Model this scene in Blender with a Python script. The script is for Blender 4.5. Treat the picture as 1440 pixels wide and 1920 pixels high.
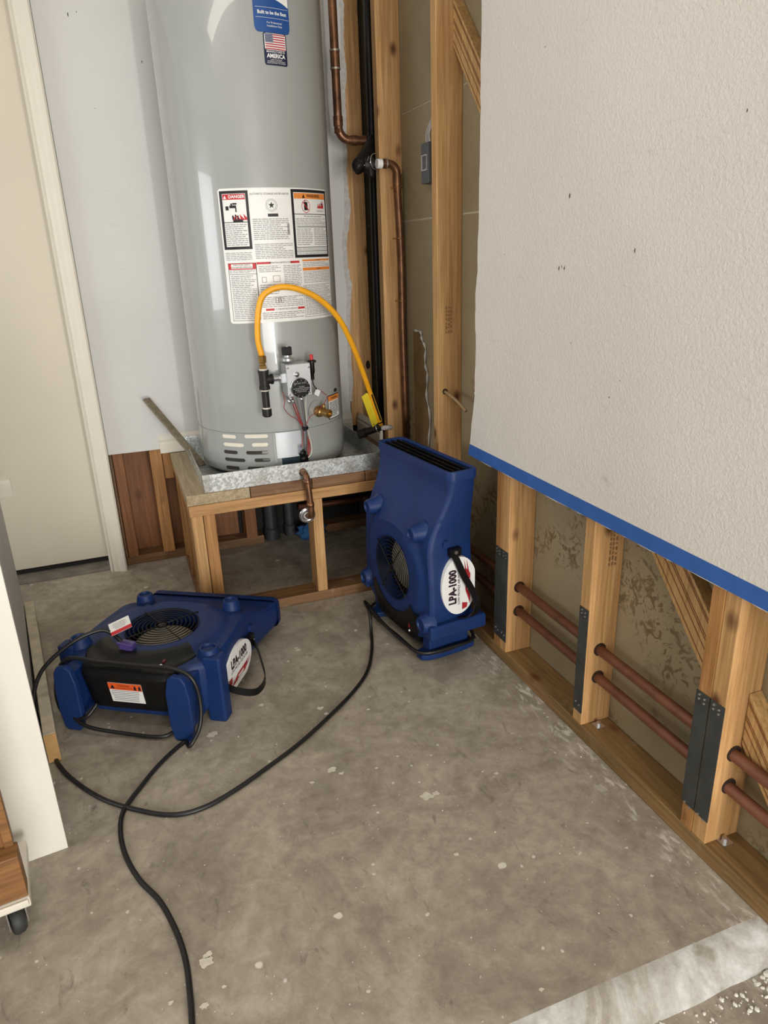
import bpy, bmesh, math, random
from mathutils import Vector, Matrix
random.seed(7)
for o in list(bpy.data.objects): bpy.data.objects.remove(o, do_unlink=True)
scn = bpy.context.scene
COL = scn.collection
R = math.radians

# ------------------------------------------------------------------ camera
H = 1.25
def _rot(a, b, c):
    rx = Matrix(((1,0,0),(0,math.cos(a),-math.sin(a)),(0,math.sin(a),math.cos(a))))
    ry = Matrix(((math.cos(b),0,math.sin(b)),(0,1,0),(-math.sin(b),0,math.cos(b))))
    rz = Matrix(((math.cos(c),-math.sin(c),0),(math.sin(c),math.cos(c),0),(0,0,1)))
    W = Matrix(((1,0,0),(0,0,-1),(0,1,0)))
    return rz @ rx @ ry @ W
M = _rot(0.35203, -0.34922, -0.0356)
F = 1332.0
cd = bpy.data.cameras.new('camera'); cam = bpy.data.objects.new('camera', cd); COL.objects.link(cam)
cd.sensor_fit = 'VERTICAL'; cd.sensor_height = 32; cd.lens = F / 1920 * 32; cd.clip_start = .02
cm = Matrix((M[0], -M[1], -M[2])).transposed().to_4x4(); cm.translation = (0, 0, H)
cam.matrix_world = cm
scn.camera = cam

# ------------------------------------------------------------------ world and lights
w = bpy.data.worlds.new('world'); scn.world = w; w.use_nodes = True
w.node_tree.nodes['Background'].inputs[0].default_value = (.80, .88, 1, 1)
w.node_tree.nodes['Background'].inputs[1].default_value = .5
def area(name, loc, target, sx, sy, power, col):
    l = bpy.data.lights.new(name, 'AREA'); l.shape = 'RECTANGLE'; l.size = sx; l.size_y = sy
    l.energy = power; l.color = col
    o = bpy.data.objects.new(name, l); COL.objects.link(o); o.location = loc
    o.rotation_euler = (Vector(target) - Vector(loc)).to_track_quat('-Z', 'Y').to_euler()
    return o
area('garage_door_daylight', (.05, -2.9, .95), (.2, 2.5, .9), 1.6, 1.7, 88, (1, .97, .93))
area('tank_streak_strip', (.80, -2.6, .85), (.45, 2.6, .9), .16, 1.7, 48, (1, .98, .95))  # added strip light, placed for the bright streak on the tank
area('side_window_daylight', (-3.45, 1.55, 1.45), (.6, 1.9, 1.1), 1.45, 1.3, 38, (.94, .97, 1))
area('overhead_fill', (-.35, 1.25, 2.56), (-.35, 1.27, 0), 1.2, .25, 7, (1, .94, .85))  # added overhead fill for the floor, no fixture hangs here

vs = scn.view_settings
vs.view_transform = 'Standard'; vs.look = 'None'; vs.gamma = 1; vs.exposure = .13; vs.use_curve_mapping = False

# ------------------------------------------------------------------ pixel helpers (1440 x 1920 frame)
def ray(x, y): return M.transposed() @ Vector(((x-720)/F, (y-960)/F, 1))
def atz(x, y, z=0):
    d = ray(x, y); return Vector((0,0,H)) + d*((z-H)/d.z)
def aty(x, y, Y):
    d = ray(x, y); return Vector((0,0,H)) + d*(Y/d.y)
def atx(x, y, X):
    d = ray(x, y); return Vector((0,0,H)) + d*(X/d.x)

# ------------------------------------------------------------------ materials
def lin(c): return tuple(((v/255/12.92) if v/255 <= .04045 else ((v/255+.055)/1.055)**2.4) for v in c) + (1,)
MATS = {}
def nodes(name):
    m = bpy.data.materials.new(name); m.use_nodes = True; MATS[name] = m
    nt = m.node_tree; return m, nt, nt.nodes['Principled BSDF']
def plain(name, c, rough=.6, metal=0, var=.06, scale=30, bump=0, bscale=200, coat=0, trans=0, alpha=1):
    m, nt, b = nodes(name)
    tc = nt.nodes.new('ShaderNodeTexCoord'); n = nt.nodes.new('ShaderNodeTexNoise')
    n.inputs['Scale'].default_value = scale; n.inputs['Detail'].default_value = 4
    nt.links.new(tc.outputs['Object'], n.inputs['Vector'])
    r = nt.nodes.new('ShaderNodeValToRGB'); L = lin(c)
    r.color_ramp.elements[0].position = .3; r.color_ramp.elements[1].position = .7
    r.color_ramp.elements[0].color = tuple(v*(1-var) for v in L[:3])+(1,)
    r.color_ramp.elements[1].color = tuple(min(1, v*(1+var)) for v in L[:3])+(1,)
    nt.links.new(n.outputs['Fac'], r.inputs[0]); nt.links.new(r.outputs[0], b.inputs['Base Color'])
    b.inputs['Roughness'].default_value = rough; b.inputs['Metallic'].default_value = metal
    b.inputs['Coat Weight'].default_value = coat; b.inputs['Transmission Weight'].default_value = trans
    b.inputs['Alpha'].default_value = alpha
    if bump:
        n2 = nt.nodes.new('ShaderNodeTexNoise'); n2.inputs['Scale'].default_value = bscale; n2.inputs['Detail'].default_value = 3
        nt.links.new(tc.outputs['Object'], n2.inputs['Vector'])
        bp = nt.nodes.new('ShaderNodeBump'); bp.inputs['Strength'].default_value = bump; bp.inputs['Distance'].default_value = .004
        nt.links.new(n2.outputs['Fac'], bp.inputs['Height']); nt.links.new(bp.outputs[0], b.inputs['Normal'])
    return m
def mix(nt, a, b, fac, typ='MIX'):
    n = nt.nodes.new('ShaderNodeMix'); n.data_type = 'RGBA'; n.blend_type = typ
    for s, v in ((6, a), (7, b)):
        if isinstance(v, tuple): n.inputs[s].default_value = v
        else: nt.links.new(v, n.inputs[s])
    if isinstance(fac, (int, float)): n.inputs[0].default_value = fac
    else: nt.links.new(fac, n.inputs[0])
    return n.outputs[2]
def ramp(nt, src, p0, p1, c0=(0,0,0,1), c1=(1,1,1,1)):
    r = nt.nodes.new('ShaderNodeValToRGB'); e = r.color_ramp.elements
    e[0].position = p0; e[1].position = p1; e[0].color = c0; e[1].color = c1
    nt.links.new(src, r.inputs[0]); return r.outputs[0]
def noise(nt, vec, scale, detail=4, dist=0, rough=.5):
    n = nt.nodes.new('ShaderNodeTexNoise'); n.inputs['Scale'].default_value = scale
    n.inputs['Detail'].default_value = detail; n.inputs['Distortion'].default_value = dist; n.inputs['Roughness'].default_value = rough
    nt.links.new(vec, n.inputs['Vector']); return n.outputs['Fac']
def mapping(nt, vec, sc, rot=(0,0,0), loc=(0,0,0)):
    n = nt.nodes.new('ShaderNodeMapping'); n.inputs['Scale'].default_value = sc; n.inputs['Rotation'].default_value = rot
    n.inputs['Location'].default_value = loc
    nt.links.new(vec, n.inputs['Vector']); return n.outputs[0]
def voro(nt, vec, scale, out='Distance', rnd=1):
    n = nt.nodes.new('ShaderNodeTexVoronoi'); n.inputs['Scale'].default_value = scale; n.inputs['Randomness'].default_value = rnd
    nt.links.new(vec, n.inputs['Vector']); return n.outputs[out]
def bump(nt, b, h, strength, dist=.004):
    bp = nt.nodes.new('ShaderNodeBump'); bp.inputs['Strength'].default_value = strength; bp.inputs['Distance'].default_value = dist
    nt.links.new(h, bp.inputs['Height']); nt.links.new(bp.outputs[0], b.inputs['Normal'])
def wood(name, c0, c1, axis, knots=True, dirt=0, rough=.6):
    m, nt, b = nodes(name)
    tc = nt.nodes.new('ShaderNodeTexCoord').outputs['Object']
    s = [14, 14, 14]; s[axis] = .9
    g = noise(nt, mapping(nt, tc, s), 3.0, 6, 1.2, .6)
    s2 = [70, 70, 70]; s2[axis] = 2
    g2 = noise(nt, mapping(nt, tc, s2), 2.2, 3)
    col = ramp(nt, g, .3, .7, lin(c0), lin(c1))
    col = mix(nt, col, ramp(nt, g2, .35, .65, (.72,.66,.58,1), (1.05,1.02,1,1)), .8, 'MULTIPLY')
    if knots:
        s3 = [7, 7, 7]; s3[axis] = 4.2
        v = voro(nt, mapping(nt, tc, s3, loc=(.3,.7,.1)), 1.3)
        col = mix(nt, lin((92,52,22)), col, ramp(nt, v, .06, .17))
    if dirt:
        d = noise(nt, tc, 9, 6, .6, .65)
        col = mix(nt, col, lin((196,188,170)), ramp(nt, d, .60, .74, (0,0,0,1), (dirt,)*3+(1,)))
        d2 = noise(nt, tc, 22, 5, 0, .7)
        col = mix(nt, col, lin((70,52,36)), ramp(nt, d2, .60, .8, (0,0,0,1), (dirt*.8,)*3+(1,)))
    nt.links.new(col, b.inputs['Base Color']); b.inputs['Roughness'].default_value = rough
    bump(nt, b, g2, .25, .002)
    return m
WZ = wood('pine_upright', (172,130,80), (204,163,110), 2)
WZ2 = wood('pine_upright_orange', (150,104,56), (186,138,82), 2)
WZD = wood('pine_upright_brown', (112,70,36), (146,96,54), 2)
WX = wood('pine_crosswise', (164,122,74), (196,152,100), 0)
WXD = wood('pine_crosswise_brown', (100,72,44), (136,100,62), 0, True, .25)
WY = wood('treated_sole_wood', (112,88,52), (150,118,72), 1, True, .3)
WB = wood('brace_fir', (172,134,82), (206,168,114), 2, False)
WYL = wood('stand_deck_weathered', (150,134,104), (182,168,138), 1, False, .6)
WGREY = wood('weathered_grey_strip', (104,96,80), (140,130,110), 1, False, .2)
WCAB = wood('cabinet_veneer', (122,80,34), (150,102,48), 2, False)
WCABX = wood('cabinet_rail_wood', (112,76,38), (152,108,62), 0, False, .2)
WEND = plain('cut_end_grain', (186,146,92), .7, 0, .1, 60)

def concrete():
    m, nt, b = nodes('garage_concrete')
    tc = nt.nodes.new('ShaderNodeTexCoord').outputs['Object']
    base = ramp(nt, noise(nt, tc, 4.5, 8, 1.2, .66), .34, .68, lin((142,132,117)), lin((180,170,154)))
    fine = ramp(nt, noise(nt, tc, 26, 8, .4, .7), .3, .72, (.72,.71,.69,1), (1.14,1.14,1.14,1))
    col = mix(nt, base, fine, 1, 'MULTIPLY')
    streak = noise(nt, mapping(nt, tc, (9, 34, 1), rot=(0,0,.5)), 1.4, 5, 2.0, .6)
    col = mix(nt, col, (1.12,1.11,1.09,1), ramp(nt, streak, .58, .78, (0,0,0,1), (.4,.4,.4,1)), 'MULTIPLY')
    dark = noise(nt, mapping(nt, tc, (20, 9, 1), rot=(0,0,.8)), 1.5, 6, 1.0, .7)
    col = mix(nt, col, lin((88,80,70)), ramp(nt, dark, .59, .74, (0,0,0,1), (.75,.75,.75,1)))
    wob = mix(nt, tc, noise(nt, tc, 30, 3), .02, 'ADD')
    for sc, th, cl, k in ((11, .11, (226,221,206), .8), (30, .13, (222,218,208), .7), (70, .12, (232,228,218), .55)):
        n = nt.nodes.new('ShaderNodeTexVoronoi'); n.inputs['Scale'].default_value = sc
        nt.links.new(wob, n.inputs['Vector'])
        sp = ramp(nt, n.outputs['Distance'], th*.75, th, (1,1,1,1), (0,0,0,1))
        sep = nt.nodes.new('ShaderNodeSeparateColor'); nt.links.new(n.outputs['Color'], sep.inputs[0])
        gate = ramp(nt, sep.outputs[0], .80, .82)
        f = mix(nt, sp, gate, 1, 'MULTIPLY')
        f2 = mix(nt, f, (k,k,k,1), 1, 'MULTIPLY')
        col = mix(nt, col, lin(cl), f2)
    # white paint overspray left along the foot of the wall and on the old threshold line
    sx = nt.nodes.new('ShaderNodeSeparateXYZ'); nt.links.new(tc, sx.inputs[0])
    edge = ramp(nt, sx.outputs['X'], .905, .985)
    pn = ramp(nt, noise(nt, mapping(nt, tc, (26, 9, 1)), 1.6, 6, .4, .7), .53, .62)
    col = mix(nt, col, lin((214,208,196)), mix(nt, mix(nt, edge, pn, 1, 'MULTIPLY'), (.75,.75,.75,1), 1, 'MULTIPLY'))
    nt.links.new(col, b.inputs['Base Color']); b.inputs['Roughness'].default_value = .62
    bump(nt, b, noise(nt, tc, 60, 8, 0, .7), .35, .003)
    return m
CONC = concrete()
def step_mat():
    m, nt, b = nodes('step_edge_concrete')
    tc = nt.nodes.new('ShaderNodeTexCoord').outputs['Object']
    col = ramp(nt, noise(nt, tc, 7, 7, .8, .65), .42, .60, lin((150,142,128)), lin((196,196,190)))
    col = mix(nt, col, ramp(nt, noise(nt, tc, 60, 6, 0, .7), .3, .7, (.8,.8,.8,1), (1.08,1.08,1.08,1)), 1, 'MULTIPLY')
    nt.links.new(col, b.inputs['Base Color']); b.inputs['Roughness'].default_value = .8
    bump(nt, b, noise(nt, tc, 70, 8, 0, .7), .5, .004); return m
STEP = step_mat()
def drywall(name, c, sc, st, dist):
    m, nt, b = nodes(name)
    tc = nt.nodes.new('ShaderNodeTexCoord').outputs['Object']
    col = ramp(nt, noise(nt, tc, 2.2, 5, .3), .3, .7, lin(tuple(v-7 for v in c)), lin(c))
    sm = noise(nt, mapping(nt, tc, (4, 4, 14)), 1.3, 5, .8, .65)
    col = mix(nt, col, lin((168,160,152)), ramp(nt, sm, .64, .80, (0,0,0,1), (.5,.5,.5,1)))
    v = nt.nodes.new('ShaderNodeTexVoronoi'); v.inputs['Scale'].default_value = 6.5
    nt.links.new(tc, v.inputs['Vector'])
    sep = nt.nodes.new('ShaderNodeSeparateColor'); nt.links.new(v.outputs['Color'], sep.inputs[0])
    f = mix(nt, ramp(nt, v.outputs['Distance'], .03, .045, (1,1,1,1), (0,0,0,1)), ramp(nt, sep.outputs[1], .72, .74), 1, 'MULTIPLY')
    col = mix(nt, col, lin((86,80,72)), f)
    nt.links.new(col, b.inputs['Base Color']); b.inputs['Roughness'].default_value = .7
    bump(nt, b, noise(nt, tc, sc, 4, .5, .55), st, dist)
    return m
DRY = drywall('white_textured_drywall', (216,210,201), 140, .5, .0045)
DRYB = drywall('white_back_drywall', (207,206,202), 60, .12, .004)
def sheathing():
    m, nt, b = nodes('brown_sheathing_board')
    tc = nt.nodes.new('ShaderNodeTexCoord').outputs['Object']
    col = ramp(nt, noise(nt, tc, 2.5, 5, .3), .3, .7, lin((132,118,90)), lin((156,141,112)))
    a = noise(nt, tc, 34, 5, 1.4, .6); k = noise(nt, tc, 4.2, 3)
    f = mix(nt, ramp(nt, a, .50, .57), ramp(nt, k, .48, .60), 1, 'MULTIPLY')
    sz = nt.nodes.new('ShaderNodeSeparateXYZ'); nt.links.new(tc, sz.inputs[0])
    f = mix(nt, f, ramp(nt, sz.outputs['Z'], .55, .95, (.75,.75,.75,1), (.12,.12,.12,1)), 1, 'MULTIPLY')   # flood tide-mark: stains only low down
    col = mix(nt, col, lin((92,72,40)), f)
    nt.links.new(col, b.inputs['Base Color']); b.inputs['Roughness'].default_value = .6
    return m
SHEATH = sheathing()
def galv():
    m, nt, b = nodes('galvanised_steel')
    tc = nt.nodes.new('ShaderNodeTexCoord').outputs['Object']
    v = nt.nodes.new('ShaderNodeTexVoronoi'); v.inputs['Scale'].default_value = 150
    nt.links.new(mix(nt, tc, noise(nt, tc, 20), .03, 'ADD'), v.inputs['Vector'])
    sep = nt.nodes.new('ShaderNodeSeparateColor'); nt.links.new(v.outputs['Color'], sep.inputs[0])
    col = ramp(nt, sep.outputs[0], .1, .9, lin((168,172,172)), lin((222,224,222)))
    big = noise(nt, tc, 8, 5, .8)
    col = mix(nt, col, lin((140,132,116)), ramp(nt, big, .50, .74, (0,0,0,1), (.6,.6,.6,1)))
    nt.links.new(col, b.inputs['Base Color']); b.inputs['Metallic'].default_value = .75; b.inputs['Roughness'].default_value = .42
    return m
GALV = galv()
def copper():
    m, nt, b = nodes('old_copper')
    tc = nt.nodes.new('ShaderNodeTexCoord').outputs['Object']
    n = noise(nt, tc, 16, 6, .5, .65)
    col = ramp(nt, n, .3, .7, lin((86,60,44)), lin((150,106,76)))
    nt.links.new(col, b.inputs['Base Color']); b.inputs['Metallic'].default_value = .7; b.inputs['Roughness'].default_value = .38
    return m
COPPER = copper()
COPPERR = plain('red_brown_copper', (112,68,48), .5, .35, .25, 20)
SOLDER = plain('solder_joint', (176,172,156), .4, .7, .2, 80)
TANK = plain('grey_tank_enamel', (158,161,158), .24, 0, .02, 6, 0, 1, .6)
TANKD = plain('tank_seam_line', (116,119,117), .5)  # seam drawn a darker grey than the tank
BLUE = plain('blue_moulded_plastic', (17,44,94), .5, 0, .12, 9, .12, 380)
BLACKP = plain('black_plastic', (11,11,12), .42, 0, .15, 40)
for m_ in (BLUE, BLACKP): m_.node_tree.nodes['Principled BSDF'].inputs['Specular IOR Level'].default_value = .32
CORD = plain('black_rubber_cord', (20,20,21), .42, 0, .1, 30)
CAVITY = plain('blower_inside', (30,30,30), .8)
IMPEL = plain('impeller_plastic', (150,139,118), .55, 0, .12, 20)
WHITEP = plain('white_label_paper', (232,232,228), .45, 0, .02)
INK = plain('black_ink', (22,22,26), .5)
GREYINK = plain('grey_fine_print', (158,158,160), .6)
REDINK = plain('red_ink', (192,38,46), .5)
ORANGE = plain('orange_ink', (226,138,62), .5)
ORANGE2 = plain('orange_sticker_band', (226,92,36), .5)
NAVY = plain('navy_sticker', (24,30,64), .35, 0, .03)
BLUEST = plain('blue_sticker', (36,78,142), .3, 0, .05)
FLAGRED = plain('flag_red', (176,48,62), .5)
YELLOW = plain('yellow_gas_hose', (238,168,30), .42, 0, .05)
YTAG = plain('yellow_tag', (226,206,54), .5, 0, .05)
BRASS = plain('brass', (176,140,84), .28, .9, .1)
CHROME = plain('bright_metal', (206,208,210), .2, .9, .05)
ALU = plain('cast_aluminium', (188,190,192), .38, .7, .06, 60)
IRON = plain('black_iron', (36,34,33), .5, .4, .25, 60)
BPIPE = plain('black_gas_pipe', (30,30,31), .4, .2, .15, 40)
PLATE = plain('dark_steel_plate', (72,74,71), .5, .5, .2, 24)
TAPE = plain('blue_masking_tape', (44,90,160), .6, 0, .08, 20)
CREAM = plain('cream_door_paint', (202,194,176), .5, 0, .03, 3)
CREAMT = plain('cream_trim_paint', (214,208,194), .5, 0, .03, 8)
WPAINT = plain('white_cabinet_paint', (224,220,210), .45, 0, .025, 5)
GREYP = plain('shaded_white_side', (190,188,186), .55, 0, .03, 5)  # white paint with its shade put into a greyer colour
DARK = plain('painted_shade', (28,24,20), .9)  # near-black colour standing in for shade
HOLE = plain('bored_hole_dark', (42,26,14), .95)
WIRE_R = plain('red_wire', (150,48,46), .5)
WIRE_W = plain('white_wire', (206,200,186), .5)
ROPE = plain('tan_cable', (150,124,88), .8, 0, .2, 90)
ABS = plain('grey_black_drain_pipe', (56,58,60), .5, 0, .25, 22)
RAG = plain('blue_rag_cloth', (38,86,132), .9, 0, .25, 40)
RUBBER = plain('caster_rubber', (44,45,42), .6, 0, .15, 60)
PLUG = plain('violet_clear_plug', (112,92,168), .12, 0, .15, 60, 0, 1, 0, .6)
BOXGREY = plain('grey_junction_box', (92,94,96), .5)
CRUMB = plain('plaster_crumb', (220,216,206), .9, 0, .1, 40)
CEIL = plain('ceiling_white', (214,210,204), .8)
PAPERT = plain('torn_paper_edge', (188,184,178), .8, 0, .15, 60)

# ------------------------------------------------------------------ mesh helpers
def tag(o, label=None, cat=None, group=None, kind=None):
    if label: o['label'] = label
    if cat: o['category'] = cat
    if group: o['group'] = group
    if kind: o['kind'] = kind
    return o
def obj(name, bm, mat, parent=None, smooth=False, bevel=0, origin=None, seg=2):
    if origin is not None:
        for v in bm.verts: v.co -= Vector(origin)
    bmesh.ops.recalc_face_normals(bm, faces=bm.faces)
    me = bpy.data.meshes.new(name); bm.to_mesh(me); bm.free()
    if mat: me.materials.append(mat)
    o = bpy.data.objects.new(name, me); COL.objects.link(o)
    if parent: o.parent = parent
    if origin is not None and parent is None: o.location = origin
    if smooth:
        for p in me.polygons: p.use_smooth = True
        if smooth == 'auto':
            e = o.modifiers.new('edges', 'EDGE_SPLIT'); e.split_angle = R(38)
    if bevel:
        b = o.modifiers.new('bevel', 'BEVEL'); b.width = bevel; b.segments = seg; b.limit_method = 'ANGLE'; b.angle_limit = R(40)
    return o
def split(name, bm, mat, parent=None, **k):
    seen = set(); out = []
    bm.verts.ensure_lookup_table()
    for v in bm.verts:
        if v in seen: continue
        st_ = [v]; isl = []
        seen.add(v)
        while st_:
            q = st_.pop(); isl.append(q)
            for e_ in q.link_edges:
                o_ = e_.other_vert(q)
                if o_ not in seen: seen.add(o_); st_.append(o_)
        b2 = bmesh.new(); mp = {q: b2.verts.new(q.co) for q in isl}
        fs_ = {f_ for q in isl for f_ in q.link_faces}
        for f_ in fs_: b2.faces.new([mp[q] for q in f_.verts])
        out.append(obj(name, b2, mat, parent, **k))
    bm.free(); return out
def thing(name, loc, label, cat, group=None, kind=None):
    o = bpy.data.objects.new(name, None); COL.objects.link(o); o.location = loc; o.empty_display_size = .1
    return tag(o, label, cat, group, kind)
def nb(): return bmesh.new()
def box(bm, x0, x1, y0, y1, z0, z1):
    v = [bm.verts.new((x, y, z)) for z in (z0, z1) for y in (y0, y1) for x in (x0, x1)]
    for f in ((0,2,3,1),(4,5,7,6),(0,1,5,4),(2,6,7,3),(0,4,6,2),(1,3,7,5)): bm.faces.new([v[i] for i in f])
    return bm
def bx(*a): return box(nb(), *a)
def obox(bm, c, ax, ay, az, hx, hy, hz):
    c = Vector(c); v = []
    for k in (-1, 1):
        for j in (-1, 1):
            for i in (-1, 1): v.append(bm.verts.new(c + ax*hx*i + ay*hy*j + az*hz*k))
    for f in ((0,2,3,1),(4,5,7,6),(0,1,5,4),(2,6,7,3),(0,4,6,2),(1,3,7,5)): bm.faces.new([v[i] for i in f])
    return bm
def prism(bm, pts, ext):
    """pts: list of Vector (planar), ext: Vector"""
    ext = Vector(ext); a = [bm.verts.new(Vector(p)) for p in pts]; b = [bm.verts.new(Vector(p)+ext) for p in pts]
    bm.faces.new(a); bm.faces.new(b[::-1]); n = len(a)
    for i in range(n): bm.faces.new((a[i], a[(i+1)%n], b[(i+1)%n], b[i]))
    return bm
def frame(d):
    d = Vector(d).normalized(); up = Vector((0,0,1)) if abs(d.z) < .9 else Vector((1,0,0))
    s = d.cross(up).normalized(); return s, s.cross(d).normalized(), d
def cyl(bm, p0, p1, r0, r1=None, n=16, cap=True):
    p0, p1 = Vector(p0), Vector(p1); r1 = r0 if r1 is None else r1
    s, t, d = frame(p1-p0); A = []; B = []
    for i in range(n):
        a = 2*math.pi*i/n; q = s*math.cos(a)+t*math.sin(a)
        A.append(bm.verts.new(p0+q*r0)); B.append(bm.verts.new(p1+q*r1))
    for i in range(n): bm.faces.new((A[i], A[(i+1)%n], B[(i+1)%n], B[i]))
    if cap: bm.faces.new(A[::-1]); bm.faces.new(B)
    return bm
def smooth_path(pts, k=6):
    pts = [Vector(p) for p in pts]
    P = [pts[0]*2-pts[1]] + pts + [pts[-1]*2-pts[-2]]; out = []
    for i in range(1, len(P)-2):
        a, b, c, d = P[i-1], P[i], P[i+1], P[i+2]
        for j in range(k):
            t = j/k
            out.append(.5*((2*b)+(c-a)*t+(2*a-5*b+4*c-d)*t*t+(3*b-a-3*c+d)*t**3))
    out.append(pts[-1]); return out
def tube(bm, pts, r, n=10, k=6, flat=None):
    P = smooth_path(pts, k) if k > 1 else [Vector(p) for p in pts]
    prev = None; rings = []
    s = None
    for i, p in enumerate(P):
        d = (P[min(i+1, len(P)-1)]-P[max(i-1, 0)]).normalized()
        if s is None: s, t, _ = frame(d)
        else:
            s = (s - d*s.dot(d)).normalized(); t = s.cross(d).normalized()
        rr = r(i/(len(P)-1)) if callable(r) else r
        fx, fy = flat or (1, 1)
        rings.append([bm.verts.new(p+s*rr*fx*math.cos(2*math.pi*j/n)+t*rr*fy*math.sin(2*math.pi*j/n)) for j in range(n)])
    for a, b in zip(rings, rings[1:]):
        for j in range(n): bm.faces.new((a[j], a[(j+1)%n], b[(j+1)%n], b[j]))
    bm.faces.new(rings[0][::-1]); bm.faces.new(rings[-1]); return bm
def lathe(bm, prof, c=(0,0,0), axis=(0,0,1), n=32, close=True):
    s, t, d = frame(axis); c = Vector(c); rings = []
    for r, z in prof:
        rings.append([bm.verts.new(c+d*z+(s*math.cos(2*math.pi*i/n)+t*math.sin(2*math.pi*i/n))*r) for i in range(n)])
    for a, b in zip(rings, rings[1:]):
        for i in range(n): bm.faces.new((a[i], a[(i+1)%n], b[(i+1)%n], b[i]))
    if close: bm.faces.new(rings[0][::-1]); bm.faces.new(rings[-1])
    return bm
def torus(bm, c, axis, R0, r, n=48, m=6):
    s, t, d = frame(axis); c = Vector(c); rings = []
    for i in range(n):
        a = 2*math.pi*i/n; q = s*math.cos(a)+t*math.sin(a)
        rings.append([bm.verts.new(c+q*(R0+r*math.cos(2*math.pi*j/m))+d*r*math.sin(2*math.pi*j/m)) for j in range(m)])
    for i in range(n):
        a, b = rings[i], rings[(i+1)%n]
        for j in range(m): bm.faces.new((a[j], a[(j+1)%m], b[(j+1)%m], b[j]))
    return bm
def text_bm(bm, s, size, fn, align='CENTER', bold=0, sx=1):
    """flat lettering, x and y of every glyph vertex go through fn"""
    c = bpy.data.curves.new('lettering', 'FONT'); c.body = s; c.size = size; c.align_x = align; c.align_y = 'CENTER'; c.offset = bold
    c.resolution_u = 2
    o = bpy.data.objects.new('lettering', c); COL.objects.link(o)
    me = bpy.data.meshes.new_from_object(o)
    vs_ = [bm.verts.new(fn(v.co.x*sx, v.co.y)) for v in me.vertices]
    for p in me.polygons:
        try: bm.faces.new([vs_[i] for i in p.vertices])
        except ValueError: pass
    bpy.data.objects.remove(o); bpy.data.curves.remove(c); bpy.data.meshes.remove(me)
    return bm
def flat_obj(name, bm, mat, parent):
    return obj(name, bm, mat, parent)

# ------------------------------------------------------------------ the setting
XW, XD, XS = 1.016, 1.003, 1.105      # stud face, drywall face, sheathing
YD, YF, YS = 3.03, 3.043, 3.135       # back drywall face, framing face, sheathing
CZ = 2.62
YSTEP = .69
fl = tag(obj('floor', bx(-3.6, 1.12, YSTEP+.035, 3.3, -.16, 0), CONC), kind='structure')
bm = nb()
n = 60
for i in range(n+1):
    x = -3.6 + (1.12+3.6)*i/n; j = lambda s: random.uniform(-s, s)
    for yy, zz, s in ((YSTEP+.036, 0, 0), (YSTEP+.012, -.004, .004), (YSTEP-.012, -.026, .005), (YSTEP-.03, -.052, .006), (YSTEP-.034, -.075, 0)):
        bm.verts.new((x, yy+j(s), zz+j(s*.6)))
bm.verts.ensure_lookup_table()
for i in range(n):
    for k in range(4):
        a = i*5+k; bm.faces.new([bm.verts[q] for q in (a, a+1, a+6, a+5)])
obj('step_edge', bm, STEP, fl, True)
tag(obj('floor', bx(-3.6, 1.12, -3.1, YSTEP+.03, -.16, -.052), CONC), kind='structure')
# ceiling, far walls
tag(obj('ceiling', bx(-3.7, 1.2, -3.1, 3.3, CZ, CZ+.1), CEIL), kind='structure')
bm = nb(); box(bm, -3.7, -3.6, -3.1, .8, -.05, CZ); box(bm, -3.7, -3.6, 2.3, 3.3, -.05, CZ); box(bm, -3.7, -3.6, .8, 2.3, -.05, .8); box(bm, -3.7, -3.6, .8, 2.3, 2.1, CZ)
tag(obj('wall_left', bm, DRYB), kind='structure')
bm = nb(); box(bm, -3.7, -2.2, -3.2, -3.1, -.05, CZ); box(bm, .95, 1.2, -3.2, -3.1, -.05, CZ); box(bm, -2.2, .95, -3.2, -3.1, 2.3, CZ)
tag(obj('wall_front', bm, DRYB), kind='structure')

# right wall: drywall sheet with a torn left edge, cut off above a blue tape line
edge = [(1.953, .633), (1.935, .72), (1.917, .815), (1.915, .848), (1.911, .99), (1.918, 1.10), (1.905, 1.20), (1.903, 1.311), (1.898, 1.472), (1.900, 1.66), (1.899, 1.837), (1.90, 2.2), (1.90, CZ)]
pts = []
for (a, b), (c, d) in zip(edge, edge[1:]):
    for k in range(6):
        t = k/6; pts.append((a+(c-a)*t+random.uniform(-.0022, .0022), b+(d-b)*t))
pts.append(edge[-1])
pts[0] = edge[0]
bot = []
for i in range(80):
    y = 1.953-(1.953+.3)*i/80; bot.append((y, .633+.0*y+random.uniform(-.002, .002)))
poly = [(XD, y, z) for y, z in pts] + [(XD, -3.1, CZ), (XD, -3.1, .633)] + [(XD, y, z) for y, z in bot[::-1]][:-1]
wr = tag(obj('wall_right', prism(nb(), poly, (XW-XD-.0005, 0, 0)), DRY), kind='structure')
obj('sheathing_panel', bx(XS, XS+.012, -.6, YS, 0, 1.3495), SHEATH, wr)
obj('sheathing_panel', bx(XS, XS+.012, -.6, YS, 1.3555, 1.7095), SHEATH, wr)
obj('sheathing_panel', bx(XS, XS+.012, -.6, YS, 1.7145, CZ), SHEATH, wr)
obj('seam_filler', bx(XS+.0015, XS+.016, -.6, YS, 1.0, 1.8), plain('seam_paste', (176,166,144), .8), wr)
obj('stained_patch', prism(nb(), [(XS-.0035, y_, z_) for y_, z_ in ((2.62, .50), (2.62, .955), (2.55, .955), (2.535, .93), (2.50, .90), (2.505, .84), (2.49, .80), (2.50, .72), (2.47, .64), (2.48, .50))], (.003, 0, 0)), plain('damp_brown_board', (116,92,58), .7, 0, .2, 14), wr)
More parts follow.
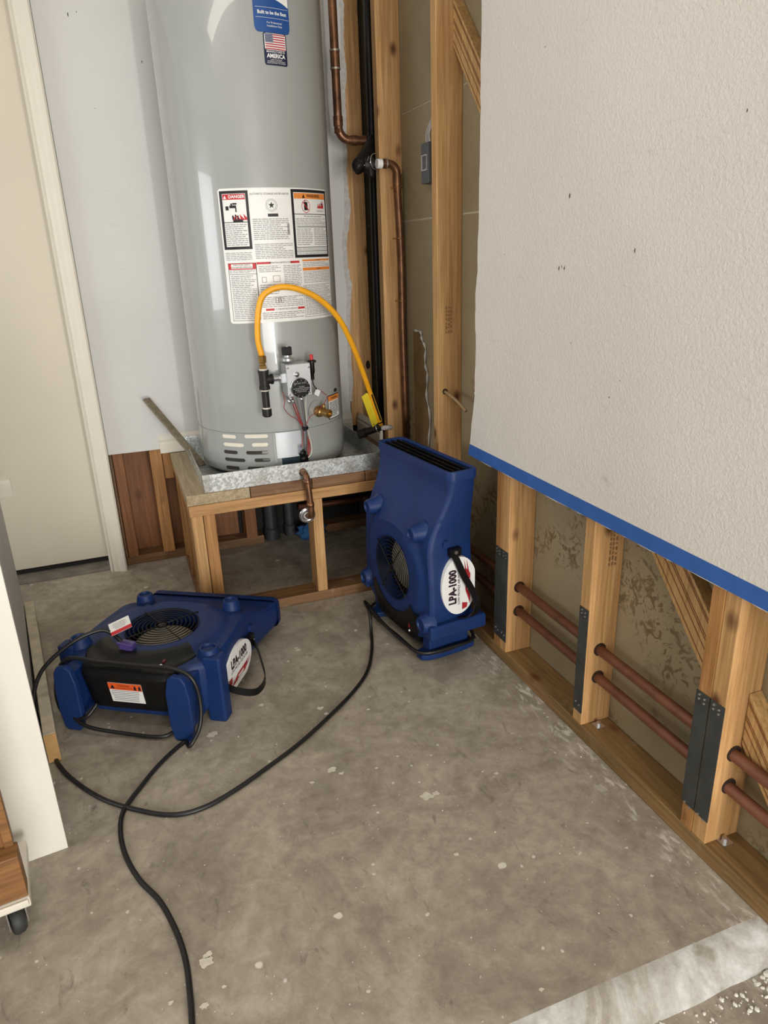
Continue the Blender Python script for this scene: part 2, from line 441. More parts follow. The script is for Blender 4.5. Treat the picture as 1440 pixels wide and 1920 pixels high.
obj('torn_edge', tube(nb(), [(XS-.004, y_+random.uniform(-.004,.004), z_) for y_, z_ in ((2.60, .957), (2.55, .955), (2.535, .93), (2.50, .90), (2.505, .84), (2.49, .80), (2.50, .72), (2.47, .64), (2.48, .52))], lambda t: .004+.002*math.sin(t*61), 7, 8), PAPERT, wr, True)
tag(obj('sole_plate', bx(XW, XS, .2, YF, 0, .042), WY, wr, bevel=.003), 'treated sole plate lying on the concrete')
def stud(y, z0=.042, z1=CZ, mat=WZ, w=.038, x0=XW, x1=XS):
    return obj('stud', bx(x0, x1, y, y+w, z0, z1), mat, wr, bevel=.002)
S = {}
S['1a'] = stud(1.711, mat=WZ); S['1b'] = stud(1.7495, mat=WZ2)
S['2'] = stud(1.312, mat=WZ)
S['3a'] = stud(.872, mat=WZ); S['3b'] = stud(.9105, mat=WZ2, w=.034)
S['T1'] = stud(2.206, mat=WZ); S['T2'] = stud(2.706, mat=WZ, w=.042)
stud(.45)
for y in (.8725, .911, 1.3125, 1.7115, 1.750):
    pl = obj('nail_plate', bx(XW-.002, XW, y, y+.036, .078 if y > 1 else .10, .385), PLATE, wr)
    b = nb()
    for zz in (.095, .36, .37):
        for dy in (.012, .026): cyl(b, (XW-.0035, y+dy, zz+dy*.3), (XW-.0015, y+dy, zz+dy*.3), .0025, n=8)
    obj('nail_head', b, CHROME, pl)
for k, yy in (('1a', 1.711), ('2', 1.312), ('3a', .872)):
    for zz in (.262, .180):
        obj('bored_hole', lathe(nb(), [(.0, 0), (.0185, 0), (.0185, .0012), (0, .0012)], (1.0575, yy-.0012, zz+.003), (0,1,0), 20, False), HOLE, S[k])
def marks(o, cx, y, z, cols, h):
    b = nb()
    for c in range(cols):
        zz = z
        while zz < z+h:
            l = random.uniform(.004, .012); box(b, cx+c*.009, cx+c*.009+.005, y-.0008, y, zz, zz+l); zz += l+random.uniform(.003, .007)
    obj('lumber_stamp', b, plain('stamp_ink', (128,94,58), .8) if 'stamp_ink' not in MATS else MATS['stamp_ink'], o)
marks(S['T1'], 1.045, 2.206, .985, 3, .085); marks(S['2'], 1.062, 1.312, .50, 3, .09)
# diagonal braces
def brace(poly, x0=1.072, x1=1.1045):
    o = obj('brace', prism(nb(), [(x0, y, z) for y, z in poly], (x1-x0, 0, 0)), WB, wr, bevel=.0015)
    (ya, za), (yb, zb), (yc, zc), (yd, zd) = poly       # a-d is the upper long edge, b-c the lower one
    for q in (.10, .15, .40, .46, .62, .86):
        p0 = Vector((x0-.0003, ya+(yb-ya)*q, za+(zb-za)*q)); p1 = Vector((x0-.0003, yd+(yc-yd)*q, zd+(zc-zd)*q))
        d = (p1-p0).normalized(); obj('groove', obox(nb(), (p0+p1)/2, Vector((1,0,0)), d, Vector((0,-d.z,d.y)), .0006, (p1-p0).length/2*.985, .0011), WZD, o)
brace([(2.205, 1.93), (2.205, 1.81), (1.66, 1.16), (1.66, 1.31)])
brace([(1.125, .66), (1.247, .66), (.9465, .334), (.9465, .467)])
brace([(.871, .405), (.871, .285), (.655, .043), (.545, .043)])
# anchor bolts on the sole
for px, py in ((1358, 1577), (1122, 1360)):
    p = atz(px, py, .043)
    b = nb(); obox(b, (p.x, p.y, .0435), Vector((1,0,0)), Vector((0,1,0)), Vector((0,0,1)), .013, .013, .0012)
    cyl(b, (p.x, p.y, .044), (p.x, p.y, .054), .006, n=6)
    obj('anchor_bolt', b, CHROME, wr)

SCUFF = plain('wall_scuff', (92,86,78), .9)
def wall_marks(par, pts, fn):
    for px, py, w_, h_ in pts:
        c = fn(px, py); b = nb(); vs2 = []
        ax = Vector((0,1,0)) if par.name.startswith('wall_right') else Vector((1,0,0))
        for k in range(8):
            a = 2*math.pi*k/8; q = random.uniform(.7, 1.1); vs2.append(b.verts.new(c+ax*w_*q*math.cos(a)+Vector((0,0,h_*q*math.sin(a)))))
        b.faces.new(vs2); obj('wall_mark', b, SCUFF, par)
wall_marks(wr, ((1068, 367, .003, .006), (1190, 470, .0022, .005), (1142, 745, .002, .003), (1162, 714, .0015, .0015), (1022, 88, .0015, .002), (1401, 207, .0015, .003), (1048, 503, .0025, .006), (1053, 500, .0012, .004), (1058, 503, .0025, .005), (946, 477, .0015, .0015), (1070, 643, .0015, .0015)), lambda x, y: atx(x, y, XD-.0005))
# back wall: drywall with an irregular right edge
bm = nb()
re = []
for i in range(50):
    z = .50+(CZ-.5)*i/49; x = .962+.040*min(1, max(0, (z-.7)/1.4)) + random.uniform(-.003, .003) - (.012 if 1.15 < z < 1.33 else 0)
    re.append((x, YD, z))
poly = [(-.085, YD, .505)] + re + [(-.085, YD, CZ)]
wb = tag(obj('wall_back', prism(bm, poly, (0, .0125, 0)), DRYB), kind='structure')
bm = nb(); box(bm, -1.02, -.085, YD, YD+.0125, 2.21, CZ); box(bm, -3.6, -1.02, YD, YD+.0125, 0, CZ)
obj('drywall_over_door', bm, DRYB, wb)
bm = nb(); rw = .008; prev_ = None
for i in range(260):
    z = .62+1.9*i/259; t = (z-.5)/(CZ-.5)*49; k = min(48, int(t)); xe_ = re[k][0]+(re[k+1][0]-re[k][0])*(t-k)
    rw += random.uniform(-.0022, .0022)+(.010+.010*(1.05 < z < 1.45)-rw)*.12
    cur = [bm.verts.new((x_, y_, z)) for x_, y_ in ((xe_-.006, YD-.0012), (xe_+rw, YD-.0008), (xe_+rw*.9, YD+.010), (xe_-.006, YD+.010))]
    if prev_:
        for q in range(4): bm.faces.new((prev_[q], prev_[(q+1)%4], cur[(q+1)%4], cur[q]))
    prev_ = cur
obj('torn_paper', bm, PAPERT, wb)
obj('sole_plate', bx(-.085, .52, YF+.012, YS, 0, .038), WXD, wb, bevel=.003)
obj('sole_plate', bx(.80, 1.10, YF+.012, YS, 0, .038), WXD, wb, bevel=.003)
obj('sheathing_panel', bx(-.13, .42, YS, YS+.012, 0, CZ), WZD, wb)
obj('sheathing_panel', bx(.42, 1.15, YS, YS+.012, 0, CZ), DARK, wb)  # shade behind the stand painted into this panel's colour
for x0, x1, m_, z1 in ((-.073, -.032, WZD, CZ), (.073, .122, WZ2, CZ), (.44, .49, WZD, .5)):
    obj('stud', bx(x0, x1, YF+.001, YS, .038, z1), m_, wb, bevel=.002)
obj('stud', bx(-.085, -.076, YF+.02, YS, .038, CZ), WXD, wb)
obj('blocking', bx(.124, .16, YF+.001, YS, .37, .5), WZ2, wb, bevel=.002)
obj('stud', bx(.974, 1.08, 3.062, 3.10, .5, CZ), WZ, wb, bevel=.002)
S0 = wb.children[-1]
tag(obj('notch', lathe(nb(), [(0,0),(.013,0),(.013,.001),(0,.001)], (0,0,0), (0,1,0), 14, False), HOLE, S0))
nt_ = wb.children[-1] if False else bpy.data.objects['notch']; nt_.location = aty(690, 684, 3.0615); nt_.scale = (.8, 1, 1.5)
nt_.location.y = 3.061

wall_marks(wb, ((127, 27, .0025, .007), (143, 22, .0015, .003), (266, 116, .002, .005), (178, 203, .0015, .0015)), lambda x, y: aty(x, y, YD-.0005))
# door, frame and casing
dr = tag(obj('door_1', bx(-.97, -.158, 3.13, 3.165, .03, 2.18), CREAM, bevel=.002), kind='structure')
obj('threshold', bx(-1.0, -.145, 3.035, 3.28, -.004, .006), plain('worn_threshold', (120,114,104), .6, .2, .25, 18), dr)
obj('gap_shade_strip', bx(-.97, -.158, 3.14, 3.16, .006, .03), DARK, dr)  # dark strip standing in for the shade under the door
obj('door_jamb', bx(-.155, -.14, 3.03, 3.2, .0, 2.2), CREAMT, dr)
obj('head_jamb', bx(-.97, -.14, 3.03, 3.2, 2.182, 2.20), CREAMT, dr)
prof = [(-.152, 3.03), (-.152, 3.016), (-.147, 3.010), (-.140, 3.013), (-.130, 3.008), (-.118, 3.006), (-.108, 3.0), (-.093, 2.996), (-.087, 3.0), (-.086, 3.03)]
c_ = obj('trim_1', prism(nb(), [(x, y, .0) for x, y in prof], (0, 0, 2.26)), CREAMT); tag(c_, kind='structure')
c_ = obj('trim_2', prism(nb(), [(0, y, 2.19+(x+.152)) for x, y in prof], (-1.0, 0, 0)), CREAMT); c_.location.x = -.153; tag(c_, kind='structure')
# baseboards left on the wall above the stand
def base_prof(z0): return [(0, z0), (.014, z0), (.014, z0+.038), (.010, z0+.046), (.012, z0+.056), (.005, z0+.068), (0, z0+.076)]
c_ = obj('baseboard_back', prism(nb(), [(0, YD-a, z) for a, z in base_prof(.4885)], (.845, 0, 0)), CREAMT); c_.location.x = .118; tag(c_, kind='structure')
c_ = obj('baseboard_right', prism(nb(), [(XD-a, 0, z) for a, z in base_prof(.4885)], (0, .30, 0)), CREAMT); c_.location.y = 2.735; tag(c_, kind='structure')

# ------------------------------------------------------------------ heater stand
ZT = .487
st = thing('heater_stand', (.585, 2.7, 0), 'rough pine stand carrying the grey water heater in the corner', 'stand')
SO = Vector((.585, 2.7, 0))
def sp(name, b, m_, **k):
    return obj(name, b, m_, st, origin=SO, **k)
def sp2(name, b, m_, bev=.002):
    for v in b.verts: v.co -= SO
    return obj(name, b, m_, st, bevel=bev)
sp2('base_plate', bx(.16, XW-.004, 2.385, 2.474, 0, .038), WXD)
sp2('base_plate', bx(.16, .249, 2.476, 3.03, 0, .038), WXD)
sp2('top_rail', bx(.158, XW-.004, 2.385, 2.474, .410, .449), WX)
sp2('top_rail', bx(.158, .247, 2.476, 3.03, .410, .449), WZ2)
sp2('post', bx(.162, .201, 2.387, 2.474, .038, .41), WZ)
sp2('post', bx(.203, .243, 2.387, 2.474, .038, .41), WZ2)
sp2('post', bx(.592, .630, 2.387, 2.474, .038, .41), WZ)
sp2('post', bx(.955, .994, 2.387, 2.474, .038, .41), WZ)
for y in (2.52, 2.74, 2.96): sp2('post', bx(.162, .247, y, y+.038, .038, .41), WZ2)
xs = [(.155, .372), (.374, .596), (.598, .80), (.802, XW-.006)]
for i, (a, b_) in enumerate(xs):
    sp2('deck_board', bx(a, b_, 2.388, 3.014, .449, ZT), WYL if i == 0 else WXD, .003)

# ------------------------------------------------------------------ drain pan
pan = thing('drain_pan', (.55, 2.71, ZT), 'square galvanised drain pan under the water heater', 'pan')
PO = Vector((.55, 2.71, ZT)); b = nb()
x0, x1, y0, y1, hh = -.33, .33, -.312, .296, .064
ring = lambda z, g: [b.verts.new((x, y, z)) for x, y in ((x0-g, y0-g), (x1+g, y0-g), (x1+g, y1+g), (x0-g, y1+g))]
A, B, C_, D = ring(.0006, 0), ring(hh, .004), ring(hh, .0015), ring(.002, -.0025)
b.faces.new(A[::-1]); b.faces.new(D)
for P, Q in ((A, B), (B, C_), (C_, D)):
    for i in range(4): b.faces.new((P[i], P[(i+1)%4], Q[(i+1)%4], Q[i]))
obj('tray', b, GALV, pan)
b = nb(); p = [Vector(q)-PO for q in ((.568, 2.402, .515), (.568, 2.372, .517), (.570, 2.352, .505), (.572, 2.347, .47), (.575, 2.344, .41), (.576, 2.346, .378), (.575, 2.355, .360), (.570, 2.372, .356))]
obj('drain_pipe', tube(b, p, .0115, 12, 5), COPPER, pan, True)
dp = pan.children[-1]
b = nb()
for q in ((0, 3), (4, 5)): pass
cyl(b, p[4]+Vector((0,0,.004)), p[4]-Vector((0,0,.010)), .0135); cyl(b, p[2]+Vector((0,0,-.006)), p[2]+Vector((.001,-.002,-.020)), .0135); cyl(b, p[0]+Vector((0,-.002,0)), p[0]+Vector((0,-.012,0)), .0145)
split('coupling', b, COPPER, dp, smooth=True)
esc = obj('escutcheon', lathe(nb(), [(.012, 0), (.014, -.004), (.022, -.008), (.030, -.004), (.031, 0), (.012, .001)], Vector((.568, 2.378, .357))-PO, (.02, 1, .1), 28, False), CHROME, pan, True)
b = nb(); torus(b, Vector((.568, 2.371, .357))-PO, (.02,1,.1), .012, .0025, 20, 6); obj('collar', b, PAPERT, esc, True)

# ------------------------------------------------------------------ water heater
HX, HY, HR = .5384, 2.73, .279
ZB = ZT+.012
wh = thing('water_heater', (HX, HY, ZB), 'tall grey gas storage water heater with white instruction labels', 'water heater')
def hp(th, r, z):                # angle from the camera side, radius, world height -> heater-local
    a = R(th); return Vector((r*math.sin(a), -r*math.cos(a), z-ZB))
def hpx(px, py, r):              # pixel on a shell of radius r -> heater-local point
    d = ray(px, py); ox, oy = -HX, -HY
    a = d.x**2+d.y**2; bq = 2*(d.x*ox+d.y*oy); c = ox*ox+oy*oy-r*r
    t = (-bq-math.sqrt(max(bq*bq-4*a*c, 0)))/2/a
    P = Vector((0,0,H))+d*t; return P-Vector((HX, HY, ZB))
def er(th): a = R(th); return Vector((math.sin(a), -math.cos(a), 0))
def et(th): a = R(th); return Vector((math.cos(a), math.sin(a), 0))
UP = Vector((0,0,1))
prof = [(HR-.03, 0), (HR-.012, .006), (HR-.002, .02), (HR, .04), (HR, 2.02-ZB+.0), (HR-.004, 2.045-ZB), (HR-.03, 2.06-ZB), (.02, 2.075-ZB)]
obj('tank', lathe(nb(), prof, (0,0,0), (0,0,1), 96), TANK, wh, 'auto')
bm = nb(); lathe(bm, [(HR-.002, .6565-ZB), (HR+.0011, .6570-ZB), (HR+.0011, .6585-ZB), (HR-.002, .659-ZB)], n=96, close=False); obj('jacket_seam', bm, TANKD, wh, True)
b = nb(); cyl(b, (.10,.02,2.07-ZB), (.10,.02,2.2-ZB), .012); cyl(b, (-.10,.02,2.07-ZB), (-.10,.02,2.2-ZB), .012); split('water_nipple', b, COPPER, wh, smooth=True)
obj('flue', lathe(nb(), [(.05,2.07-ZB),(.05,CZ-.01-ZB)], n=24), GALV, wh, True)
obj('leg', lathe(nb(), [(.02,-.012),(.02,.01)], (0,-.2,0)), TANK, wh); obj('leg', lathe(nb(), [(.02,-.012),(.02,.01)], (.17,.12,0)), TANK, wh); obj('leg', lathe(nb(), [(.02,-.012),(.02,.01)], (-.17,.12,0)), TANK, wh)

def wrap(e): return lambda a, z: hp(math.degrees(a/HR), HR+e, z)
def patch(bm, a0, a1, z0, z1, e, n=None):
    n = n or max(1, int(abs(a1-a0)/.006)); f = wrap(e)
    A = [bm.verts.new(f(a0+(a1-a0)*i/n, z0)) for i in range(n+1)]; B = [bm.verts.new(f(a0+(a1-a0)*i/n, z1)) for i in range(n+1)]
    for i in range(n): bm.faces.new((A[i], A[i+1], B[i+1], B[i]))
    return bm
def rpatch(bm, a0, a1, z0, z1, e, rad, n=24):
    f = wrap(e); rows = []
    for i in range(n+1):
        a = a0+(a1-a0)*i/n; d = min(a-a0, a1-a); q = 0 if d >= rad else rad-math.sqrt(max(0, rad*rad-(rad-d)**2))
        rows.append((bm.verts.new(f(a, z0+q)), bm.verts.new(f(a, z1-q))))
    for p, q in zip(rows, rows[1:]): bm.faces.new((p[0], q[0], q[1], p[1]))
    return bm
def lines(bm, a0, a1, z0, z1, n, e, th=.45, gap=True):
    st_ = (z1-z0)/n
    for i in range(n):
        z = z1-st_*(i+.5); a = a0; end = a1-(random.random()*.25*(a1-a0) if random.random() < .35 else 0)
        while a < end-.002:
            l = min(random.uniform(.006, .02), end-a)
            patch(bm, a, a+l, z-st_*th/2, z+st_*th/2, e); a += l+(.0022 if gap else 0)
    return bm
def rim(bm, a0, a1, z0, z1, t, e):
    patch(bm, a0, a1, z1-t, z1, e); patch(bm, a0, a1, z0, z0+t, e); patch(bm, a0, a0+t, z0+t, z1-t, e); patch(bm, a1-t, a1, z0+t, z1-t, e); return bm
def ctext(bm, s, size, a, z, e, **k):
    f = wrap(e); return text_bm(bm, s, size, lambda x, y: f(a+x, z+y), **k)
E1, E2, E3, E4 = .0008, .0014, .002, .0026
LA0, LA1 = -.163, .253
lab = obj('instruction_label', rpatch(nb(), LA0, LA1, 1.036, 1.452, E1, .006, 60), WHITEP, wh); tag(lab, 'white instruction label with danger and warning panels')
fr = nb()
rim(fr, -.158, -.066, 1.270, 1.445, .0085, E2); rim(fr, .075, .249, 1.238, 1.448, .009, E2)
patch(fr, -.150, -.074, 1.351, 1.353, E2); patch(fr, .084, .24, 1.372, 1.374, E2); patch(fr, .090, .24, 1.333, 1.335, E2); patch(fr, .084, .24, 1.270, 1.2715, E2); patch(fr, .084, .24, 1.258, 1.2595, E2)
rim(fr, -.152, -.060, 1.045, 1.228, .0012, E2); rim(fr, .100, .250, 1.045, 1.150, .001, E2); patch(fr, -.06, -.059, 1.05, 1.228, E2); patch(fr, -.15, -.06, 1.193, 1.1942, E2)
split('frame_line', fr, INK, lab)
b = nb(); patch(b, -.148, -.076, 1.419, 1.435, E2); patch(b, -.152, -.06, 1.208, 1.228, E2); patch(b, -.058, -.012, 1.222, 1.229, E2); patch(b, .056, .090, 1.222, 1.229, E2); patch(b, -.040, -.012, 1.074, 1.081, E2); patch(b, .072, .098, 1.074, 1.081, E2)
f = wrap(E2)
for dx in (0, .010, .020, .028):   # flame picture and the burnt hand
    v = [b.verts.new(f(a, z)) for a, z in ((.188+dx, 1.392), (.200+dx, 1.392), (.196+dx, 1.402+.3*dx+.006))]; b.faces.new(v)
for k in range(4):
    v = [b.verts.new(f(a, z)) for a, z in ((-.118+.012*k, 1.358), (-.104+.012*k, 1.358), (-.122+.012*k, 1.374+.001*k))]; b.faces.new(v)
split('red_panel', b, REDINK, lab)
b = nb(); patch(b, .086, .239, 1.420, 1.437, E2); patch(b, .102, .248, 1.226, 1.232, E2); patch(b, .102, .248, 1.196, 1.206, E2); split('orange_band', b, ORANGE, lab)
b = nb(); ctext(b, 'DANGER', .0128, -.103, 1.427, E3, bold=.0004); patch(b, -.142, -.071, 1.211, 1.225, E3)
v = [b.verts.new(wrap(E3)(a, z)) for a, z in ((-.146, 1.4215), (-.135, 1.4215), (-.1405, 1.432))]; b.faces.new(v)
tag(obj('white_lettering', b, WHITEP, lab), kind='stuff')
b = nb(); ctext(b, 'WARNING', .0135, .170, 1.4285, E3, bold=.0002)
v = [b.verts.new(wrap(E3)(a, z)) for a, z in ((.118, 1.422), (.130, 1.422), (.124, 1.434))]; b.faces.new(v)
ctext(b, 'AUTOMATIC STORAGE WATER HEATER', .0085, .004, 1.4335, E2, sx=.84)
ctext(b, 'FIRE AND EXPLOSION HAZARD', .0062, .165, 1.366, E2); ctext(b, 'Flammable Vapors', .0055, .205, 1.384, E2)
ctext(b, 'FOR YOUR SAFETY', .0066, -.106, 1.2215, E4); ctext(b, 'READ BEFORE OPERATING', .0058, -.106, 1.2145, E4)
ctext(b, 'OPERATING INSTRUCTIONS', .0066, .022, 1.2255, E3); ctext(b, 'TO TURN OFF GAS TO APPLIANCE', .0062, .030, 1.0775, E3, sx=.82)
ctext(b, 'WARNING', .005, .175, 1.201, E3); ctext(b, 'WARNING', .005, .175, 1.229, E3)
# approval star in its ring
f = wrap(E2); v = []
for k in range(10):
    a = math.pi/2+k*math.pi/5; r = .0105 if k % 2 == 0 else .0045; v.append(b.verts.new(f(.006+r*math.cos(a), 1.400+r*math.sin(a))))
b.faces.new(v)
for r0, r1 in ((.0145, .0153), (.0185, .0192)):
    P = [b.verts.new(f(.006+r0*math.cos(k*.2618), 1.400+r0*math.sin(k*.2618))) for k in range(24)]; Q = [b.verts.new(f(.006+r1*math.cos(k*.2618), 1.400+r1*math.sin(k*.2618))) for k in range(24)]
    for k in range(24): b.faces.new((P[k], P[(k+1)%24], Q[(k+1)%24], Q[k]))
patch(b, -.008, .026, 1.366, 1.375, E2)
# pictures: pouring tap, vapour can, burnt figure
for a0, a1, z0, z1 in ((-.128, -.106, 1.394, 1.402), (-.141, -.131, 1.388, 1.400), (-.118, -.104, 1.404, 1.409), (-.110, -.106, 1.382, 1.394), (-.124, -.119, 1.402, 1.408), (-.120, -.088, 1.352, 1.360), (-.122, -.117, 1.36, 1.372), (-.113, -.109, 1.36, 1.375), (-.105, -.101, 1.36, 1.372), (.125, .140, 1.385, 1.410), (.128, .131, 1.41, 1.415), (.214, .218, 1.402, 1.414), (.211, .221, 1.404, 1.407), (.058, .060, 1.31, 1.345), (.0615, .0625, 1.31, 1.345), (.055, .0565, 1.31, 1.345)):
    patch(b, a0, a1, z0, z1, E2)
tag(obj('black_lettering', b, INK, lab), kind='stuff')
b = nb()
P = [b.verts.new(f(.133+.0185*math.cos(k*.2618), 1.397+.020*math.sin(k*.2618))) for k in range(24)]; Q = [b.verts.new(f(.133+.0165*math.cos(k*.2618), 1.397+.018*math.sin(k*.2618))) for k in range(24)]
for k in range(24): b.faces.new((P[k], P[(k+1)%24], Q[(k+1)%24], Q[k]))
v = [b.verts.new(wrap(E3)(a, z)) for a, z in ((.119, 1.409), (.121, 1.411), (.147, 1.385), (.145, 1.383))]; b.faces.new(v)
obj('prohibition_ring', b, REDINK, lab)
b = nb()
for a0, a1, z0, z1, n_ in ((-.147, -.078, 1.281, 1.348, 11), (-.156, -.07, 1.236, 1.262, 5), (-.058, .06, 1.296, 1.362, 11), (-.058, .07, 1.238, 1.286, 9), (.088, .238, 1.337, 1.362, 5), (.088, .155, 1.276, 1.330, 9), (.163, .238, 1.276, 1.330, 9), (.086, .238, 1.2605, 1.2695, 2), (.086, .238, 1.248, 1.257, 2),
                         (-.150, -.064, 1.197, 1.207, 3), (-.146, -.064, 1.050, 1.190, 24), (-.052, .02, 1.196, 1.218, 4), (.03, .096, 1.15, 1.218, 12), (-.052, .096, 1.084, 1.12, 6), (-.052, .096, 1.046, 1.070, 4), (-.052, .02, 1.125, 1.16, 5),
                         (.103, .247, 1.208, 1.224, 3), (.103, .247, 1.155, 1.194, 8), (.105, .246, 1.05, 1.148, 19)):
    lines(b, a0, a1, z0, z1, n_, E2)
tag(obj('fine_print', b, GREYINK, lab), kind='stuff')
b = nb(); rim(b, -.045, -.030, 1.165, 1.182, .0012, E2); rim(b, -.008, .016, 1.165, 1.185, .0012, E2); rim(b, -.005, .022, 1.098, 1.116, .0012, E3); patch(b, .004, .007, 1.1, 1.114, E3); patch(b, .011, .014, 1.1, 1.114, E3)
tag(obj('drawing', b, plain('brown_ink', (128,96,88), .6), lab), kind='stuff')
# blue brand sticker and flag sticker
bs = obj('blue_sticker', rpatch(nb(), -.002, .114, 1.877, 2.01, E1, .014, 30), BLUEST, wh); tag(bs, 'blue sticker with white slogan')
b = nb(); f = wrap(E2)
for i in range(20):
    a0 = .03+.082*i/20; a1 = .03+.082*(i+1)/20; w0 = 1.968-.022*((i/20)**2); w1 = 1.968-.022*(((i+1)/20)**2)
    b.faces.new([b.verts.new(f(a, z)) for a, z in ((a0, w0), (a1, w1), (a1, 2.006), (a0, 2.006))])
patch(b, .004, .110, 1.9405, 1.9412, E2); patch(b, .004, .110, 1.9145, 1.9152, E2)
ctext(b, 'Built to be the Best', .0128, .057, 1.928, E2, bold=.0003, sx=.93); ctext(b, 'For Professional', .0075, .062, 1.903, E2); ctext(b, 'Installation Only', .0075, .062, 1.8945, E2)
obj('white_lettering', b, WHITEP, bs)
fs = obj('flag_sticker', rpatch(nb(), .022, .098, 1.792, 1.878, E1, .005, 20), NAVY, wh); tag(fs, 'navy sticker with a striped flag and white lettering')
b = nb(); rpatch(b, .0255, .0945, 1.832, 1.8755, E2, .003, 14); ctext(b, 'MANUFACTURED IN', .0068, .060, 1.8275, E2, bold=.0001, sx=.96); ctext(b, 'AMERICA', .0155, .060, 1.8165, E2, bold=.0005, sx=.92)
for k, s in enumerate(('USING THE FINEST', 'MATERIALS & COMPONENTS', 'FROM AROUND THE WORLD')): ctext(b, s, .0046, .060, 1.8068-.0045*k, E2)
obj('white_lettering', b, WHITEP, fs)
b = nb()
for k in range(7):
    z = 1.8335+k*.0062; patch(b, .0275 if k < 3 else .053, .0925, z, z+.0031, E3)
obj('flag_stripes', b, FLAGRED, fs)
b = nb(); patch(b, .0275, .0525, 1.8515, 1.874, E4); obj('flag_canton', b, plain('flag_blue', (66,74,112), .5), fs)
b = nb()
for i in range(6):
    for j in range(5): patch(b, .0295+i*.004, .0310+i*.004, 1.8535+j*.004, 1.8550+j*.004, .0032)
obj('flag_stars', b, WHITEP, fs)
# small warning sticker by the drain cock
ws = obj('warning_sticker', rpatch(nb(), .182, .268, .668, .757, E1, .003, 20), INK, wh)
b = nb(); rpatch(b, .185, .265, .671, .754, E2, .003, 20); obj('sticker_paper', b, WHITEP, ws)
b = nb(); patch(b, .185, .265, .735, .754, E3); obj('orange_band', b, ORANGE, ws)
b = nb(); ctext(b, 'WARNING', .010, .225, .7445, E4, bold=.0002); lines(b, .190, .260, .676, .732, 10, E3); obj('fine_print', b, INK, ws)
b = nb(); patch(b, .230, .255, .762, .775, E1); obj('black_sticker', b, INK, wh)
# air slots in the skirt
def slot(bm, a0, a1, z, e, h=.0065): rpatch(bm, a0, a1, z-h, z+h, e, h, 16)
b = nb()
for a0, a1, z in ((-.250, -.190, .643), (-.158, -.071, .646), (-.249, -.162, .613), (-.133, -.073, .615)): slot(b, a0, a1, z, E1)
obj('air_slot_insert', b, plain('pale_slot_filter', (222,216,200), .7), wh)
for a0, a1, z in ((-.251, -.190, .585), (-.158, -.075, .586), (-.250, -.162, .557), (-.129, -.071, .558), (-.248, -.19, .526), (-.158, -.09, .527)):
    s_ = obj('air_slot', rpatch(nb(), a0, a1, z-.0065, z+.0065, E1, .0065, 16), plain('slot_dark', (58,54,48), .5, .3) if 'slot_dark' not in MATS else MATS['slot_dark'], wh)
b = nb(); rpatch(b, -.100, -.076, .582, .591, E2, .004, 8); rpatch(b, -.098, -.072, .556, .563, E2, .003, 8); obj('shiny_baffle', b, CHROME, wh)
# burner access panel
b = nb(); patch(b, -.046, .045, .562, .656, .006); patch(b, -.046, .045, .562, .656, .0); 
ap = obj('access_panel', b, plain('panel_light_grey', (196,200,204), .3, .25, .02, 6), wh); ap.modifiers.new('solid', 'SOLIDIFY').thickness = .001
b = nb(); patch(b, -.056, -.046, .54, .656, .003); obj('panel_strip', b, TANK, ap)
b = nb(); patch(b, -.03, .07, .522, .562, .002); obj('panel_opening', b, plain('dark_glass', (40,54,60), .2), ap)
b = nb(); lathe(b, [(.010,0),(.014,.004),(.012,.012)], hp(9, HR+.006, .572), er(9), 16); lathe(b, [(.016,0),(.013,.01)], hp(10.5, HR+.004, .548), er(10.5), 16); obj('sight_grommet', b, BLACKP, ap, True)
b = nb(); obox(b, hp(7.2, HR+.010, .590), et(7.2), er(7.2), UP, .009, .004, .017); obj('bracket', b, CHROME, ap, bevel=.002)

# gas control valve
gv = 11.0
cv = hpx(560, 712, HR+.085)
rr = math.hypot(cv.x, cv.y); tv = math.degrees(math.atan2(cv.x, -cv.y)); cz = cv.z
EV, ER = et(tv), er(tv)
g = obj('gas_valve', obox(nb(), er(tv)*(HR+.060)+UP*cz, EV, ER, UP, .043, .030, .055), ALU, wh, bevel=.004)
b = nb(); obox(b, er(tv)*(HR+.0915)+UP*cz, EV, ER, UP, .041, .0015, .053); obj('face_plate', b, plain('valve_face', (206,208,210), .3, .5, .03), g, bevel=.001)
vc = hpx(558, 700, HR+.094)
b = nb(); lathe(b, [(.009,0),(.009,.004),(.005,.006),(.005,.009)], hpx(556, 702, HR+.092), ER, 18)
for q in ((539, 690), (578, 688), (580, 735), (543, 740)): lathe(b, [(.0035,0),(.0035,.003)], hpx(*q, HR+.092), ER, 10)
split('screw', b, CHROME, g, smooth=True)
dc = hpx(563, 727, HR+.10)
dl = obj('temperature_dial', lathe(nb(), [(.031,-.006),(.032,0),(.031,.012),(.028,.015),(0.0001,.0155)], dc, ER, 40), BLACKP, g, 'auto')
b = nb(); fdl = lambda x, y: dc+ER*.0162+EV*x+UP*y
for k, s in enumerate(('CAUTION', 'HOTTER WATER INCREASES', 'THE RISK OF SCALD INJURY', 'CONSULT MANUAL')): text_bm(b, s, .0048 if k else .0055, lambda x, y: fdl(x, y+.006-.0055*k), sx=.8)
text_bm(b, 'VERY HOT', .006, lambda x, y: fdl(x-.014, y+.0175), sx=.9); text_bm(b, 'A B C', .007, lambda x, y: fdl(x+.010, y+.018))
for k in range(12):
    a = math.pi*2*k/12; c0 = fdl(.0275*math.cos(a), .0275*math.sin(a)); obox(b, c0, EV*math.cos(a)+UP*math.sin(a), EV*-math.sin(a)+UP*math.cos(a), ER, .0018, .0007, .0002)
obj('dial_lettering', b, plain('dial_white', (180,180,178), .5), dl)
obj('dial_ring', torus(nb(), dc-ER*.003, ER, .0325, .0018, 40, 6), CHROME, g, True)
